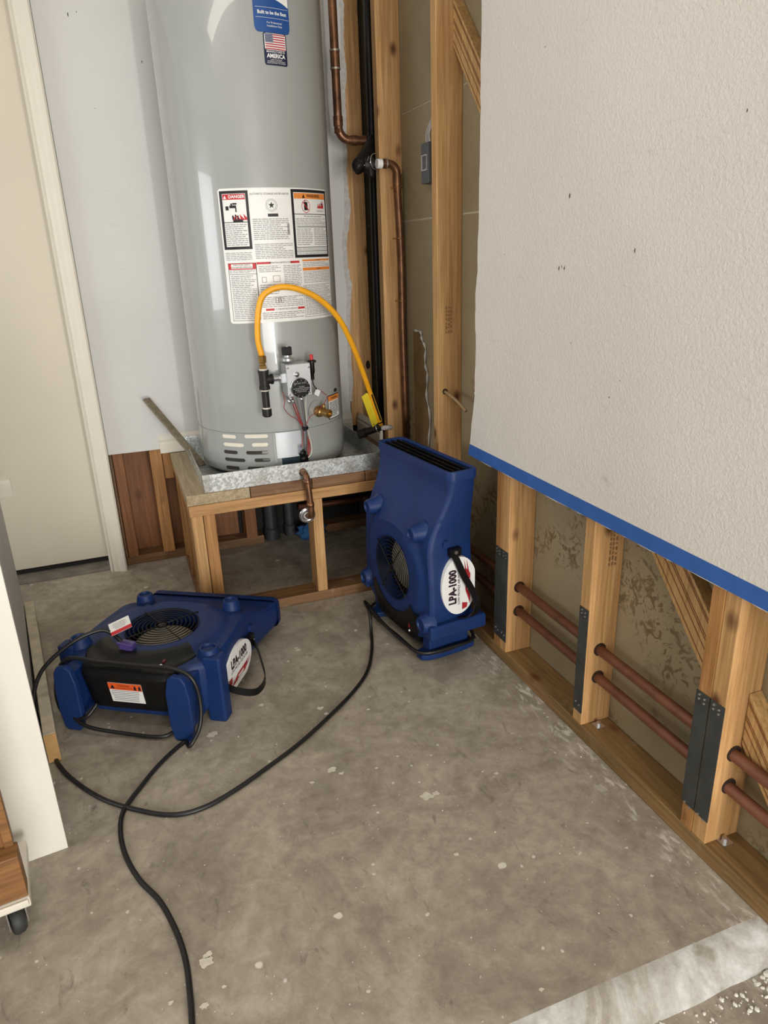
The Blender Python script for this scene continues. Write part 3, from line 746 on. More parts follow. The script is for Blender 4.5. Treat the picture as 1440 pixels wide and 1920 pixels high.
kc = hpx(539, 676, HR+.055)
kb = obj('control_knob', lathe(nb(), [(.021,0),(.021,.008),(.012,.012),(.012,.018)], kc, UP, 24), ALU, g, 'auto')
obj('knob_grip', obox(nb(), kc+UP*.032, EV, ER, UP, .0155, .010, .014), BLACKP, kb, bevel=.003)
obj('knob_mark', obox(nb(), kc+UP*.0465-ER*-.002, EV, ER, UP, .0012, .008, .0006), WHITEP, kb)
ic = hpx(585, 690, HR+.060)
ig = obj('igniter', lathe(nb(), [(.006,-.040),(.006,-.02),(.009,-.015),(.009,.018),(.016,.020),(.016,.025),(.010,.028)], ic, UP, 18), BLACKP, g, 'auto')
obj('igniter_button', lathe(nb(), [(.006,.028),(.006,.044),(.005,.046)], ic, UP, 14), REDINK, ig, 'auto')
b = nb()
for q in ((543, 742), (547, 747), (540, 748)): cyl(b, hpx(*q, HR+.07), hpx(q[0]+4, q[1]+9, HR+.075), .005, n=8)
obj('fitting', b, CHROME, g, True)
# tubes and wires down to the burner
b = nb(); tube(b, [hpx(565, 744, HR+.075), hpx(569, 775, HR+.06), hpx(572, 800, HR+.045), hpx(574, 825, HR+.03), hpx(573, 848, HR+.008)], .0055, 10); obj('gas_tube', b, CHROME, wh, True)
b = nb(); tube(b, [hpx(571, 800, HR+.052), hpx(574, 805, HR+.052)], .011, 8, 2); obj('cable_tie', b, BLACKP, wh)
for pts_, m_, r_ in (([(545, 740), (550, 760), (560, 785), (568, 803), (578, 828), (577, 850)], WIRE_R, .0022), ([(549, 745), (556, 765), (564, 788), (571, 803), (581, 835), (578, 855)], WIRE_R, .0022),
                     ([(530, 735), (534, 752), (533, 766), (545, 780), (556, 786), (568, 805), (566, 840)], WIRE_R, .0013), ([(574, 744), (573, 760), (575, 790), (577, 805), (584, 835), (584, 850), (578, 858)], WIRE_W, .0018),
                     ([(573, 800), (580, 783), (590, 775), (603, 762), (613, 745), (606, 736), (597, 731)], WIRE_R, .0012), ([(586, 712), (588, 722), (594, 730)], CORD, .0022)):
    b = nb(); n_ = len(pts_); tube(b, [hpx(x, y, HR+.05-.03*(i/(n_-1)) if m_ is not CORD else HR+.05) for i, (x, y) in enumerate(pts_)], r_, 6); obj('wire', b, m_, wh, True)
tg = hpx(595, 736, HR+.04); b = nb(); obox(b, tg, (et(22)*.85+UP*-.5).normalized(), er(22), (UP*.85+et(22)*.5).normalized(), .0105, .0008, .0105); obj('wire_tag', b, WHITEP, wh)
# brass drain cock
dk = hpx(596, 771, HR+.004); td = 29
b = nb(); lathe(b, [(.020,0),(.020,.010),(.016,.012),(.016,.022),(.013,.024),(.013,.042),(.0155,.044),(.0155,.058),(.009,.060),(.009,.052)], dk, (er(td)+UP*-.05).normalized(), 24); dr_ = obj('drain_cock', b, BRASS, wh, 'auto')
b = nb(); tube(b, [dk+er(td)*.030+UP*.008, dk+er(td)*.033+UP*.030], .0055, 8, 2); obj('cock_stem', b, BRASS, dr_, True)
obj('drain_ring', lathe(nb(), [(.042,0),(.042,.0015),(.0,.002)], dk-er(td)*.004, er(td), 30, False), TANK, dr_)
# black iron tee, drip leg and nipple
tc_ = hpx(495, 712, HR+.062)
rp = thing_pipe = obj('gas_tee', cyl(nb(), tc_-UP*.026, tc_+UP*.026, .0165, n=20), IRON, wh, 'auto')
b = nb()
for z in (-.027, .027): cyl(b, tc_+UP*(z-.005), tc_+UP*(z+.005), .0185, n=20)
cyl(b, tc_, tc_+EV*.026, .0155, n=18); cyl(b, tc_+EV*.024, tc_+EV*.030, .018, n=18); obj('tee_band', b, IRON, rp, 'auto')
b = nb(); cyl(b, tc_+EV*.028, tc_+EV*.075, .0105, n=16); obox(b, tc_+EV*.066, EV, ER, UP, .012, .015, .015); obj('steel_nipple', b, CHROME, rp, 'auto')
b = nb(); cyl(b, tc_-UP*.030, tc_-UP*.105, .0125, n=18); obj('drip_leg', b, IRON, rp, 'auto')
b = nb(); cyl(b, tc_-UP*.100, tc_-UP*.122, .0165, n=20); cyl(b, tc_-UP*.122, tc_-UP*.127, .0165, .012, n=20); obj('pipe_cap', b, IRON, rp, 'auto')
b = nb(); cyl(b, tc_-UP*.034, tc_-UP*.038, .0150, n=18); cyl(b, tc_-UP*.094, tc_-UP*.099, .0140, n=18); cyl(b, tc_+UP*.032, tc_+UP*.037, .0145, n=18); split('thread_tape', b, WIRE_W, rp)

# ------------------------------------------------------------------ yellow gas hose
base = tc_ + Vector((HX, HY, ZB))
h0 = base+UP*.036
gh = thing('gas_hose', h0, 'yellow coated flexible gas hose looping across the water heater', 'hose')
def loc(P): return [Vector(p)-h0 for p in P]
pts = [h0+UP*.045]
for (x, y), Y in zip(((484, 640), (483, 600), (489, 562), (505, 545), (530, 538), (562, 543), (600, 562), (634, 596), (660, 645), (681, 700), (700, 755), (714, 797)), (2.395, 2.39, 2.385, 2.385, 2.385, 2.39, 2.405, 2.43, 2.47, 2.52, 2.57, 2.60)):
    pts.append(aty(x, y, Y))
obj('hose', tube(nb(), loc(pts), .0098, 14, 8), YELLOW, gh, True)
b = nb(); lathe(b, [(.013,0),(.013,.012),(.010,.014),(.010,.020),(.0145,.022),(.0145,.042),(.011,.045)], (0,0,0), UP, 6); obj('flare_nut', b, BRASS, gh)
a, c = aty(692, 733, 2.555), aty(712, 790, 2.597)
d = (c-a).normalized(); sd = Vector((-.9, -.35, 0)); sd = (sd-d*sd.dot(d)).normalized(); nn = d.cross(sd)
b = nb(); obox(b, (a+c)/2+sd*.014-nn*.0, sd, d, nn, .026, (c-a).length/2, .0008)
ytag = obj('warning_tag', b, YTAG, gh)
for v in ytag.data.vertices: v.co -= h0
b = nb(); obox(b, (a+c)/2+sd*.002-h0+nn*.013, sd, d, nn, .003, (c-a).length/2*.85, .0008); obox(b, (a+c)/2+sd*.002-h0-nn*.013, sd, d, nn, .003, (c-a).length/2*.85, .0008); obj('tag_lettering', b, INK, ytag)
b = nb(); tube(b, loc([a-d*.004, a+d*.002]), .0125, 12, 1); tube(b, loc([c-d*.002, c+d*.004]), .0125, 12, 1); split('tag_band', b, INK, gh)
# gas shutoff at the wall
e = pts[-1]
gs = thing('gas_shutoff_valve', (e.x, e.y, e.z-.02), 'dark iron gas shutoff at the foot of the yellow hose', 'valve')
O_ = Vector((e.x, e.y, e.z-.02))
b = nb(); cyl(b, (.0,0,.012), (-.058,.045,-.014), .0145, n=18); cyl(b, (-.05,.04,-.012), (-.075,.058,-.022), .019, n=18); obj('valve_body', b, IRON, gs, 'auto')
b = nb(); torus(b, (-.012,.006,.008), (-.058,.045,-.02), .016, .003, 20, 6); obj('ring_nut', b, CHROME, gs, True)
b = nb(); cyl(b, (.0,0,.008), (.052,.02,.0), .010, n=14); obj('supply_nipple', b, PAPERT, gs, True)
b = nb(); obox(b, (-.022,-.004,.034), Vector((.8,.5,0)), Vector((-.5,.8,0)), UP, .018, .003, .008); obj('valve_lever', b, plain('dark_red_lever', (120,40,30), .5), gs, bevel=.002)

# ------------------------------------------------------------------ pipes in the corner
tag(obj('gas_riser_pipe', tube(nb(), [(1.062, 2.9, .50), (1.062, 2.9, 1.2), (1.064, 2.9, CZ)], .0175, 16, 2), BPIPE, None, True), 'black gas riser pipe standing between two bare studs', 'pipe')
YP = 2.86
p0 = aty(624, 0, YP); p1 = aty(634, 232, YP)
cp = thing('copper_water_pipe', (p1.x, YP, p1.z), 'upper copper pipe running down beside the heater into the black valve', 'pipe'); CO = Vector((p1.x, YP, p1.z))
xe = p1.x; z1 = aty(640, 263, YP).z
P = [(xe, YP, CZ-.02), (xe, YP, z1+.10), (xe, YP, z1+.052)]+[(xe+.045-.045*math.cos(R(a)), YP, z1+.045-.045*math.sin(R(a))) for a in (15, 35, 55, 75)]+[(xe+.052, YP, z1), (xe+.09, YP, z1), (xe+.125, YP, z1)]
obj('pipe_run', tube(nb(), [Vector(q)-CO for q in P], .0158, 16, 3), COPPER, cp, True)
b = nb()
for z, l in ((aty(630, 97, YP).z, .006), (aty(631, 131, YP).z, .006)): cyl(b, Vector((xe, YP, z))-CO, Vector((xe, YP, z+l))-CO, .0190, n=16)
split('solder_ring', b, SOLDER, cp, smooth='auto')
b = nb(); za, zb_ = aty(630, 97, YP).z, aty(631, 131, YP).z
cyl(b, Vector((xe, YP, zb_))-CO, Vector((xe, YP, za))-CO, .0176, n=16); cyl(b, Vector((xe, YP, z1+.080))-CO, Vector((xe, YP, z1+.048))-CO, .0182, n=16); cyl(b, Vector((xe+.048, YP, z1))-CO, Vector((xe+.070, YP, z1))-CO, .0182, n=16); cyl(b, Vector((xe+.098, YP, z1))-CO, Vector((xe+.124, YP, z1))-CO, .0185, n=16)
split('coupling', b, COPPER, cp, smooth='auto')
# black valve between the two copper pipes
vt = Vector((xe+.128, YP, z1)); vlow = aty(693, 309, 2.74)
vv = thing('pipe_shutoff_valve', vlow, 'black lever valve joining the two copper pipes at the studs', 'valve')
b = nb(); tube(b, [vt-vlow+Vector((-.008,0,.004)), vt-vlow+Vector((-.006,-.02,-.018)), Vector((-.028,.01,.012)), Vector((-.045,0,-.002)), Vector((-.040,-.012,-.016))], .024, 14, 5); obj('valve_elbow', b, IRON, vv, True)
b = nb(); lathe(b, [(.018,-.03),(.026,-.026),(.029,-.01),(.029,.010),(.022,.016),(.015,.022)], (0,0,0), (1,0,0), 20); obj('valve_body', b, IRON, vv, 'auto')
b = nb(); lathe(b, [(.012,0),(.012,.02),(.008,.034)], (-.004,-.016,-.012), (0,-.35,-.9), 14); obj('valve_stem', b, IRON, vv, 'auto')
b = nb(); torus(b, (.010,-.030,.008), (.5,-.8,0), .026, .0018, 28, 6); tube(b, [(-.008,-.02,.026), (-.02,-.024,.006), (-.03,-.02,-.006)], .0018, 6); obj('lever_ring', b, CHROME, vv, True)
# lower copper pipe down the face of the stud
Y2 = 2.687
q0 = aty(712, 307, Y2); q1 = aty(744, 307, Y2); q2 = aty(752, 480, Y2); q3 = aty(762, 815, Y2)
cp2 = thing('copper_supply_pipe', (q3.x, Y2, .50), 'lower copper pipe strapped down the face of a bare stud', 'pipe'); CO = Vector((q3.x, Y2, .50))
P = [q0, q1-Vector((.055,0,0)), q1-Vector((.038,0,0))]+[q1+Vector((-.034+.034*math.sin(R(a)), 0, -.034+.034*math.cos(R(a)))) for a in (20, 45, 70)]+[q1-Vector((0,0,.038)), q1-Vector((0,0,.08)), q2, aty(755, 620, Y2), Vector((q3.x, Y2, .5))]
obj('pipe_run', tube(nb(), [Vector(p)-CO for p in P], .0140, 16, 4), COPPER, cp2, True)
b = nb(); cyl(b, q1-Vector((.052,0,0))-CO, q1-Vector((.036,0,0))-CO, .0164); cyl(b, q1-Vector((0,0,.036))-CO, q1-Vector((0,0,.075))-CO, .0164); split('coupling', b, COPPER, cp2, smooth='auto')
b = nb(); cyl(b, q0-Vector((.012,0,0))-CO, q0+Vector((.008,0,0))-CO, .0165); obj('thread_tape', b, WHITEP, cp2)
b = nb(); cyl(b, q1-Vector((.045,0,0))-CO, q1-Vector((.040,0,0))-CO, .0180); obj('solder_ring', b, SOLDER, cp2)
for y_ in (352, 447, 564):
    z = aty(752, y_, Y2).z; xx = q1.x+(q3.x-q1.x)*(q1.z-z)/(q1.z-.5)
    b = nb(); tube(b, [(xx-.020, Y2+.017, z), (xx-.0155, Y2-.006, z), (xx, Y2-.0155, z), (xx+.0155, Y2-.006, z), (xx+.022, Y2+.017, z)], .0018, 6, 4)
    for v in b.verts: v.co -= CO
    obj('pipe_strap', b, BRASS, cp2, True)
# twin copper pipes bored through the low studs
for z0, z1_, lb in ((.262, .262, 'upper reddish copper pipe threaded through the low wall studs'), (.180, .180, 'lower reddish copper pipe threaded through the low wall studs')):
    tag(obj('copper_wall_pipe', cyl(nb(), (1.0575, .1, z0-.003), (1.0575, 2.36, z1_+.006), .0132, n=16), COPPERR, None, True), lb, 'pipe')
# junction box and wires behind the tall stud
jb = thing('junction_box', (XS, 2.43, 1.46), 'small grey electrical box on the brown board behind the tall stud', 'electrical box')
obj('box', bx(-.03, -.001, -.032, .032, 0, .125), BOXGREY, jb, bevel=.003)
b = nb(); 
for a_ in ((-.022, .022, .040, .043), (-.022, .022, .085, .088), (-.022, -.019, .043, .085), (.019, .022, .043, .085)): box(b, -.033, -.030, *a_)
obj('cover_frame', b, PAPERT, jb)
b = nb()
for k in (-.012, .0, .014): tube(b, [(-.012, k+.004, .122), (-.014, k+.006, .15), (-.010, k-.006, .175), (-.006, k-.03, .20)], .0028, 6)
obj('wire', b, PAPERT, jb, True)
# tan cable poking out of the tall stud
tag(obj('loose_cable', tube(nb(), [(1.042, 2.215, .790), (1.040, 2.17, .786), (1.036, 2.10, .775), (1.032, 2.03, .757)], .0052, 8), ROPE, None, True), 'thin tan cable poking from a hole in the tall stud', 'cable')
obj('bored_hole', lathe(nb(), [(0, 0), (.010, 0), (.010, .0012), (0, .0012)], (1.042, 2.2048, .790), (0,1,0), 16, False), HOLE, S['T1'])
# blue tape
tp = obj('masking_tape', prism(nb(), [(XD-.0009, 1.952, .634), (XD-.0009, 1.943, .671), (XD-.0009, -.6, .668), (XD-.0009, -.6, .634)], (.0008, 0, 0)), TAPE)
tag(tp, 'long strip of blue masking tape along the cut drywall edge', 'tape')
# things under the stand
for x, y, r, lb, h1 in ((.565, 3.10, .030, 'grey drain pipe stub behind the stand with loose wrapping', .33), (.655, 3.11, .022, 'thinner dark drain pipe stub behind the stand', .30)):
    t_ = thing('drain_pipe', (x, y, 0), lb, 'pipe')
    obj('pipe_run', lathe(nb(), [(r, 0.0), (r, h1)], n=20), ABS, t_, 'auto'); obj('hub', lathe(nb(), [(r+.006, 0), (r+.006, .05), (r, .055)], n=20), ABS, t_, 'auto')
tag(obj('copper_back_pipe', cyl(nb(), (.70, 3.09, .135), (1.09, 3.09, .125), .014, n=14), COPPERR, None, True), 'short dull copper pipe crossing low behind the heater stand', 'pipe')
b = nb(); bmesh.ops.create_icosphere(b, subdivisions=3, radius=1)
for v in b.verts:
    s = 1+.25*math.sin(v.co.x*7+1)*math.sin(v.co.y*6)+.18*math.sin(v.co.z*9+v.co.x*5); v.co = Vector((v.co.x*.062*s, v.co.y*.04*s, max(0, .034+v.co.z*.045*s)))
rg = tag(obj('crumpled_rag', b, RAG, None, True), 'crumpled blue rag on the floor under the heater stand', 'rag'); rg.location = (.735, 3.01, 0)
# weathered wood strip leaning in the pan
a_, b__ = aty(274, 748, 2.985), Vector((.255, 2.735, ZT+.006))
d = (b__-a_).normalized(); s_, t_, _ = frame(d)
tag(obj('wood_strip', obox(nb(), (a_+b__)/2, s_, t_, d, .016, .004, (b__-a_).length/2), WGREY, None, bevel=.001), 'thin weathered wood strip leaning between wall and drain pan', 'wood strip')

# ------------------------------------------------------------------ blowers
CX = .26
def outline():
    half = [(.052, 0), (.052, .06), (.054, .125), (.066, .160), (.085, .190), (.105, .214), (.13, .226), (.20, .230), (.28, .226), (.36, .218), (.43, .214), (.50, .219), (.56, .228), (.61, .2345), (.625, .2345), (.625, .16), (.625, .08), (.625, 0)]
    P = []
    for (a, b_), (c, d_) in zip(half, half[1:]):
        n_ = max(1, int(math.hypot(c-a, d_-b_)/.014))
        for k in range(n_): P.append((a+(c-a)*k/n_, b_+(d_-b_)*k/n_))
    P.append(half[-1])
    return P + [(u, -v) for u, v in P[-2:0:-1]]
def sstep(a, b_, x):
    t = min(1, max(0, (x-a)/(b_-a))); return t*t*(3-2*t)
def TZ(u, v):
    rad = math.hypot(u-CX, v)
    neck = .192-.070*sstep(.37, .59, u)
    pl = .208-.004*(rad/.19)
    k = 1-sstep(.176, .196, rad)
    z = neck+(pl-neck)*k
    return z
FLATS = [(.375, -.228, .105), (.36, -.250, .100), (.31, -.285, .080), (.25, -.318, .052), (.19, -.312, .048), (.155, -.270, .070), (.150, -.232, .09)]
UPS = [(.375, -.228, .115), (.36, -.246, .110), (.30, -.252, .085), (.24, -.258, .056), (.19, -.268, .046), (.158, -.258, .065), (.150, -.232, .09)]
def blower(label, mw, strap=FLATS):
    root = thing('air_mover', (0,0,0), label, 'air mover'); root.matrix_world = mw
    P = outline(); N = len(P); GR = .108; ZBt = .032
    bm = nb(); rings = []
    ts = [0, .08, .2, .32, .44, .54, .62, .70, .78, .86, .93, .98]
    for t in ts:
        rg_ = []
        for u, v in P:
            a = math.atan2(v, u-CX); gu, gv_ = CX+GR*math.cos(a), GR*math.sin(a)
            uu, vv_ = gu+(u-gu)*t, gv_+(v-gv_)*t
            drop = .006 if t > .97 else 0
            if t == 0: drop = .004
            rg_.append(bm.verts.new((uu, vv_, TZ(uu, vv_)-drop)))
        rings.append(rg_)
    for zz, off in ((-.018, 0), (-.06, .002)):
        rings.append([bm.verts.new((u, v, max(ZBt+.03, TZ(u, v)+zz))) for u, v in P])
    rings.append([bm.verts.new((CX+(u-CX)*.985, v*.985, ZBt+.018)) for u, v in P]); rings.append([bm.verts.new((CX+(u-CX)*.95, v*.95, ZBt)) for u, v in P])
    out_i = [i for i, (u, v) in enumerate(P) if u > .6249 and abs(v) < .222]
    for k, (A, B) in enumerate(zip(rings, rings[1:])):
        for i in range(N):
            j = (i+1) % N
            if k >= len(ts) and i in out_i and j in out_i and k < len(rings)-2: continue
            bm.faces.new((A[i], A[j], B[j], B[i]))
    # throat of the intake
    th_ = [bm.verts.new((v.co.x, v.co.y, v.co.z-.03)) for v in rings[0]]; th2 = [bm.verts.new((CX+(v.co.x-CX)*1.25, v.co.y*1.25, .06)) for v in rings[0]]
    for A, B in ((th_, rings[0]), (th2, th_)):
        for i in range(N): bm.faces.new((A[i], A[(i+1)%N], B[(i+1)%N], B[i]))
    bm.faces.new(rings[-1])
    body = obj('housing', bm, BLUE, root, 'auto')
    # raised seam lines and lugs on the housing
    for s in (-1, 1):
        for u in (.405,):
            b = nb(); cyl(b, (u, s*.195, .130), (u, s*.224, .130), .013, n=14); obj('screw_lug', b, BLUE, body, 'auto')
    # outlet rim and bars
    zt, zb_ = .118, .034
    def rr_(w_, z0_, z1_, r_):
        o_ = []
        for cy, cz, a0 in ((w_-r_, z1_-r_, 0), (-w_+r_, z1_-r_, 90), (-w_+r_, z0_+r_, 180), (w_-r_, z0_+r_, 270)):
            for a in range(0, 91, 15): o_.append((cy+r_*math.cos(R(a0+a)), cz+r_*math.sin(R(a0+a))))
        return o_
    b = nb(); lo = rr_(.2375, zb_-.010, zt+.010, .024); li = rr_(.2225, zb_, zt, .014); rgs = []
    for prof_, u_ in ((lo, .606), (lo, .628), (rr_(.2350, zb_-.0085, zt+.0085, .022), .634), (rr_(.226, zb_-.004, zt+.004, .016), .634), (li, .630), (li, .600)): rgs.append([b.verts.new((u_, y_, z_)) for y_, z_ in prof_])
    for A, B in zip(rgs, rgs[1:]):
        for q in range(len(A)): b.faces.new((A[q], A[(q+1)%len(A)], B[(q+1)%len(A)], B[q]))
    orim = obj('outlet_rim', b, BLUE, root, 'auto')
    b = nb(); box(b, .555, .560, -.215, .215, zb_+.012, zt-.022); obj('outlet_depth', b, CAVITY, root)
    for k in range(4):
        z = zb_+.016+k*.022; obj('outlet_bar', bx(.622, .630, -.228, .228, z, z+.004), BLACKP, root)
    for k in range(5):
        y = -.18+k*.09; obj('outlet_bar', bx(.618, .624, y, y+.005, zb_+.002, zt), BLACKP, root)
    # bosses and legs
    for u, v, r in ((.143, .203, .027), (.143, -.203, .027), (.43, .150, .024), (.43, -.150, .024)):
        z0_, z1_ = TZ(u, v)-.012, .217
        b = nb(); lathe(b, [(r+.016, z0_), (r+.007, z0_+.012), (r+.002, z1_-.010), (r, z1_-.003), (r-.002, z1_), (r-.007, z1_), (r-.009, z1_-.006), (.0005, z1_-.007)], (u, v, 0), UP, 28); obj('stacking_boss', b, BLUE, root, 'auto')
    for s in (-1, 1):
        b = nb(); prism(b, [(.100, s*.200, 0), (.148, s*.200, 0), (.148, s*.246, 0), (.143, s*.252, 0), (.105, s*.252, 0), (.100, s*.246, 0)], (0, 0, .205)); obj('side_leg', b, BLUE, root, bevel=.004)
        # rear foot plate with its stem
        pl_ = [(.142, .006), (.150, 0), (.186, 0), (.196, .010), (.203, .06), (.203, .14), (.197, .185), (.186, .203), (.160, .206), (.144, .196), (.134, .15), (.134, .05)]
        b = nb(); prism(b, [(0, s*y, z) for y, z in pl_], (.020, 0, 0)); ft = obj('foot_plate', b, BLUE, root, bevel=.004, seg=3)
        obj('foot_stem', bx(.016, .10, s*.172-.022, s*.172+.022, .030, .178), BLUE, ft, bevel=.004)
    # black control panel at the rear
    arc = [(CX-.150*math.cos(R(a)), .150*math.sin(R(a))) for a in range(-56, 57, 8)]
    outer = [(.128, -.174), (.112, -.172), (.085, -.160), (.055, -.142), (.036, -.126)] + [(.032, -.126+.252*k/8) for k in range(1, 8)] + [(.036, .126), (.055, .142), (.085, .160), (.112, .172), (.128, .174)]
    def resamp(P_, n_):
        L_ = [0]
        for p_, q_ in zip(P_, P_[1:]): L_.append(L_[-1]+math.hypot(q_[0]-p_[0], q_[1]-p_[1]))
        o_ = []
        for k in range(n_):
            t_ = L_[-1]*k/(n_-1); m_ = max(i_ for i_ in range(len(L_)) if L_[i_] <= t_+1e-9); m_ = min(m_, len(P_)-2)
            f_ = (t_-L_[m_])/(L_[m_+1]-L_[m_]); o_.append((P_[m_][0]+(P_[m_+1][0]-P_[m_][0])*f_, P_[m_][1]+(P_[m_+1][1]-P_[m_][1])*f_))
        return o_
    n_ = 29; A_ = resamp(arc, n_); O2_ = resamp(outer, n_); b = nb(); rows = []
    rows.append([b.verts.new((u, v, TZ(u, v)-.012)) for u, v in A_])
    for t in (0, .12, .25, .4, .55, .7, .85, 1):
        rows.append([b.verts.new((p_[0]+(q_[0]-p_[0])*t, p_[1]+(q_[1]-p_[1])*t, TZ(max(.056, p_[0]+(q_[0]-p_[0])*t), p_[1]+(q_[1]-p_[1])*t)+.0035-(.010 if t == 1 else 0))) for p_, q_ in zip(A_, O2_)])
    rear = lambda u: 1-sstep(.036, .06, u)
    rows.append([b.verts.new((u-.012*rear(u), v, .172)) for u, v in O2_]); rows.append([b.verts.new((u+.004*rear(u), v*.95, .065+.09*(1-rear(u)))) for u, v in O2_]); rows.append([b.verts.new((u+.04, v*.9, .06+.09*(1-rear(u)))) for u, v in O2_])
    for P_, Q_ in zip(rows, rows[1:]):
        for q in range(n_-1): b.faces.new((P_[q], P_[q+1], Q_[q+1], Q_[q]))
    cpn = obj('control_panel', b, BLACKP, root, 'auto')
    NS_ = Vector((-.989, 0, -.148)); TS_ = Vector((-.148, 0, .989))
    stp = obj('warning_sticker', obox(nb(), (.0258, -.002, .124), Vector((0,1,0)), NS_, TS_, .050, .0006, .034), WHITEP, cpn)
    fz_ = lambda x, y: Vector((.0258, -.002-x, .124))+NS_*.0009+TS_*y
    b = nb(); obox(b, fz_(0, .0225), Vector((0,1,0)), NS_, TS_, .050, .0006, .0115); obj('orange_band', b, ORANGE2, stp)
    b = nb(); fz2 = lambda x, y: fz_(x, y)+NS_*.001
    text_bm(b, 'WARNING', .0075, lambda x, y: fz2(x-.002, y+.026)); text_bm(b, 'ELECTRICAL SHOCK', .0055, lambda x, y: fz2(x-.002, y+.018))
    b.faces.new([b.verts.new(fz2(*q)) for q in ((-.044, .015), (-.030, .015), (-.037, .029))])
    for q in (.026, .040): b.faces.new([b.verts.new(fz2(*t)) for t in ((q, .014), (q+.009, .014), (q+.007, .030), (q+.002, .026))])
    obj('sticker_lettering', b, INK, stp)
    b = nb()
    for k in range(6): obox(b, fz_(-.002-random.uniform(0, .005), .006-.0065*k), Vector((0,1,0)), NS_, TS_, .043-random.uniform(0, .006), .0004, .0013)
    obj('fine_print', b, GREYINK, stp)
    b = nb(); obox(b, (.085, -.095, .196), Vector((1,0,0)), Vector((0,1,0)), UP, .007, .004, .004); obj('power_switch', b, plain('dark_red_switch', (104,22,24), .4) if 'dark_red_switch' not in MATS else MATS['dark_red_switch'], cpn, bevel=.001)
    b = nb(); cyl(b, (.066, -.095, .19), (.066, -.095, .1985), .0035); obj('indicator', b, WHITEP, cpn, bevel=.001)
    # intake grille
    gz = .206
    gr = obj('grille_hub', lathe(nb(), [(.013, gz-.002), (.013, gz+.003), (.002, gz+.005)], (CX, 0, 0), UP, 18), BLACKP, root)
    for k in range(8):
        obj('grille_ring', torus(nb(), (CX, 0, gz+.003*(1-k/8)), UP, .021+k*.0124, .0016, 48, 6), BLACKP, root, True)
    for k in range(4):
        a = R(45+90*k+8); d_ = Vector((math.cos(a), math.sin(a), 0)); b = nb(); tube(b, [Vector((CX, 0, gz+.003))+d_*.012, Vector((CX, 0, gz+.002))+d_*.06, Vector((CX, 0, gz+.0005))+d_*.120], .0019, 6, 2); obj('grille_spoke', b, BLACKP, root, True)
    imp = obj('impeller', lathe(nb(), [(.088, .145), (.090, .152), (.082, .160), (.05, .170), (.02, .174)], (CX, 0, 0), UP, 40), IMPEL, root, 'auto')
    b = nb()
    for k in range(26):
        a = 2*math.pi*k/26; c = Vector((CX, 0, .115))+Vector((math.cos(a), math.sin(a), 0))*.112; obox(b, c, Vector((math.cos(a+.6), math.sin(a+.6), 0)), Vector((-math.sin(a+.6), math.cos(a+.6), 0)), UP, .014, .001, .05)
    obj('impeller_blades', b, BLACKP, imp)
    # side label on the right flank and the strap handle
    lc = Vector((.262, -.2355, .092)); b = nb()
    el = [(.098*math.cos(2*math.pi*k/40), .064*math.sin(2*math.pi*k/40)) for k in range(40)]
    el = [(x, max(-.058, y)) for x, y in el]
    prism(b, [lc+Vector((x, 0, y)) for x, y in el], (0, .018, 0)); lb = obj('side_label', b, WHITEP, root)
    fl_ = lambda e_: (lambda x, y: lc+Vector((x, -e_, y)))
    b = nb(); text_bm(b, 'LPA-1000', .037, lambda x, y: fl_(.0012)(x, y+.024), bold=.0018, sx=.80); text_bm(b, 'LOW PROFILE AIR MOVER', .0125, lambda x, y: fl_(.0012)(x, y+.002), sx=.88); obj('label_lettering', b, plain('label_ink', (48,22,40), .5) if 'label_ink' not in MATS else MATS['label_ink'], lb)
    b = nb(); f_ = fl_(.0012)
    for q in (((-.072, -.040), (.035, -.040), (.060, -.020), (-.02, -.022)), ((.03, -.022), (.088, -.017), (.045, -.026)), ((.03, -.030), (.085, -.026), (.04, -.036)), ((-.085, -.010), (-.06, -.01), (-.065, -.030), (-.080, -.028))): b.faces.new([b.verts.new(f_(*t)) for t in q])
    obj('label_flame', b, plain('label_red', (168,36,44), .5) if 'label_red' not in MATS else MATS['label_red'], lb)
    b = nb(); f_ = fl_(.0018)
    for q in ((-.02, .022, -.033, -.028), (-.028, .018, -.038, -.0355)): b.faces.new([b.verts.new(f_(*t)) for t in ((q[0], q[2]), (q[1], q[2]), (q[1], q[3]), (q[0], q[3]))])
    obj('label_strip', b, WHITEP, lb)
    b = nb(); P_ = smooth_path(strap, 6)
    L_ = []
    for i, p_ in enumerate(P_):
        d_ = (P_[min(i+1, len(P_)-1)]-P_[max(0, i-1)]).normalized(); wv = (UP-d_*UP.dot(d_)).normalized()*.011; nv = d_.cross(wv).normalized()*.0013
        L_.append([b.verts.new(p_+q) for q in (wv+nv, -wv+nv, -wv-nv, wv-nv)])
    for A, B in zip(L_, L_[1:]):
        for i in range(4): b.faces.new((A[i], A[(i+1)%4], B[(i+1)%4], B[i]))
    b.faces.new(L_[0]); b.faces.new(L_[-1][::-1]); sh = obj('strap_handle', b, BLACKP, root, 'auto')
    b = nb(); box(b, .365, .390, -.236, -.220, .085, .125); obj('strap_anchor', b, BLACKP, sh); b = nb(); cyl(b, (.378, -.239, .105), (.378, -.235, .105), .006, n=12); obj('strap_screw', b, CHROME, sh)
    return root
ml = Matrix.Rotation(R(58.2), 4, 'Z'); ml.translation = (-.1255, 1.812, 0)
lying = blower('blue air mover lying flat with its round grille facing up', ml)
ms = Matrix(((0, -.120, -.993, .960), (0, .993, -.120, 2.045), (1, 0, 0, 0), (0, 0, 0, 1)))
standing = blower('blue air mover stood on end with its outlet facing up', ms, UPS)

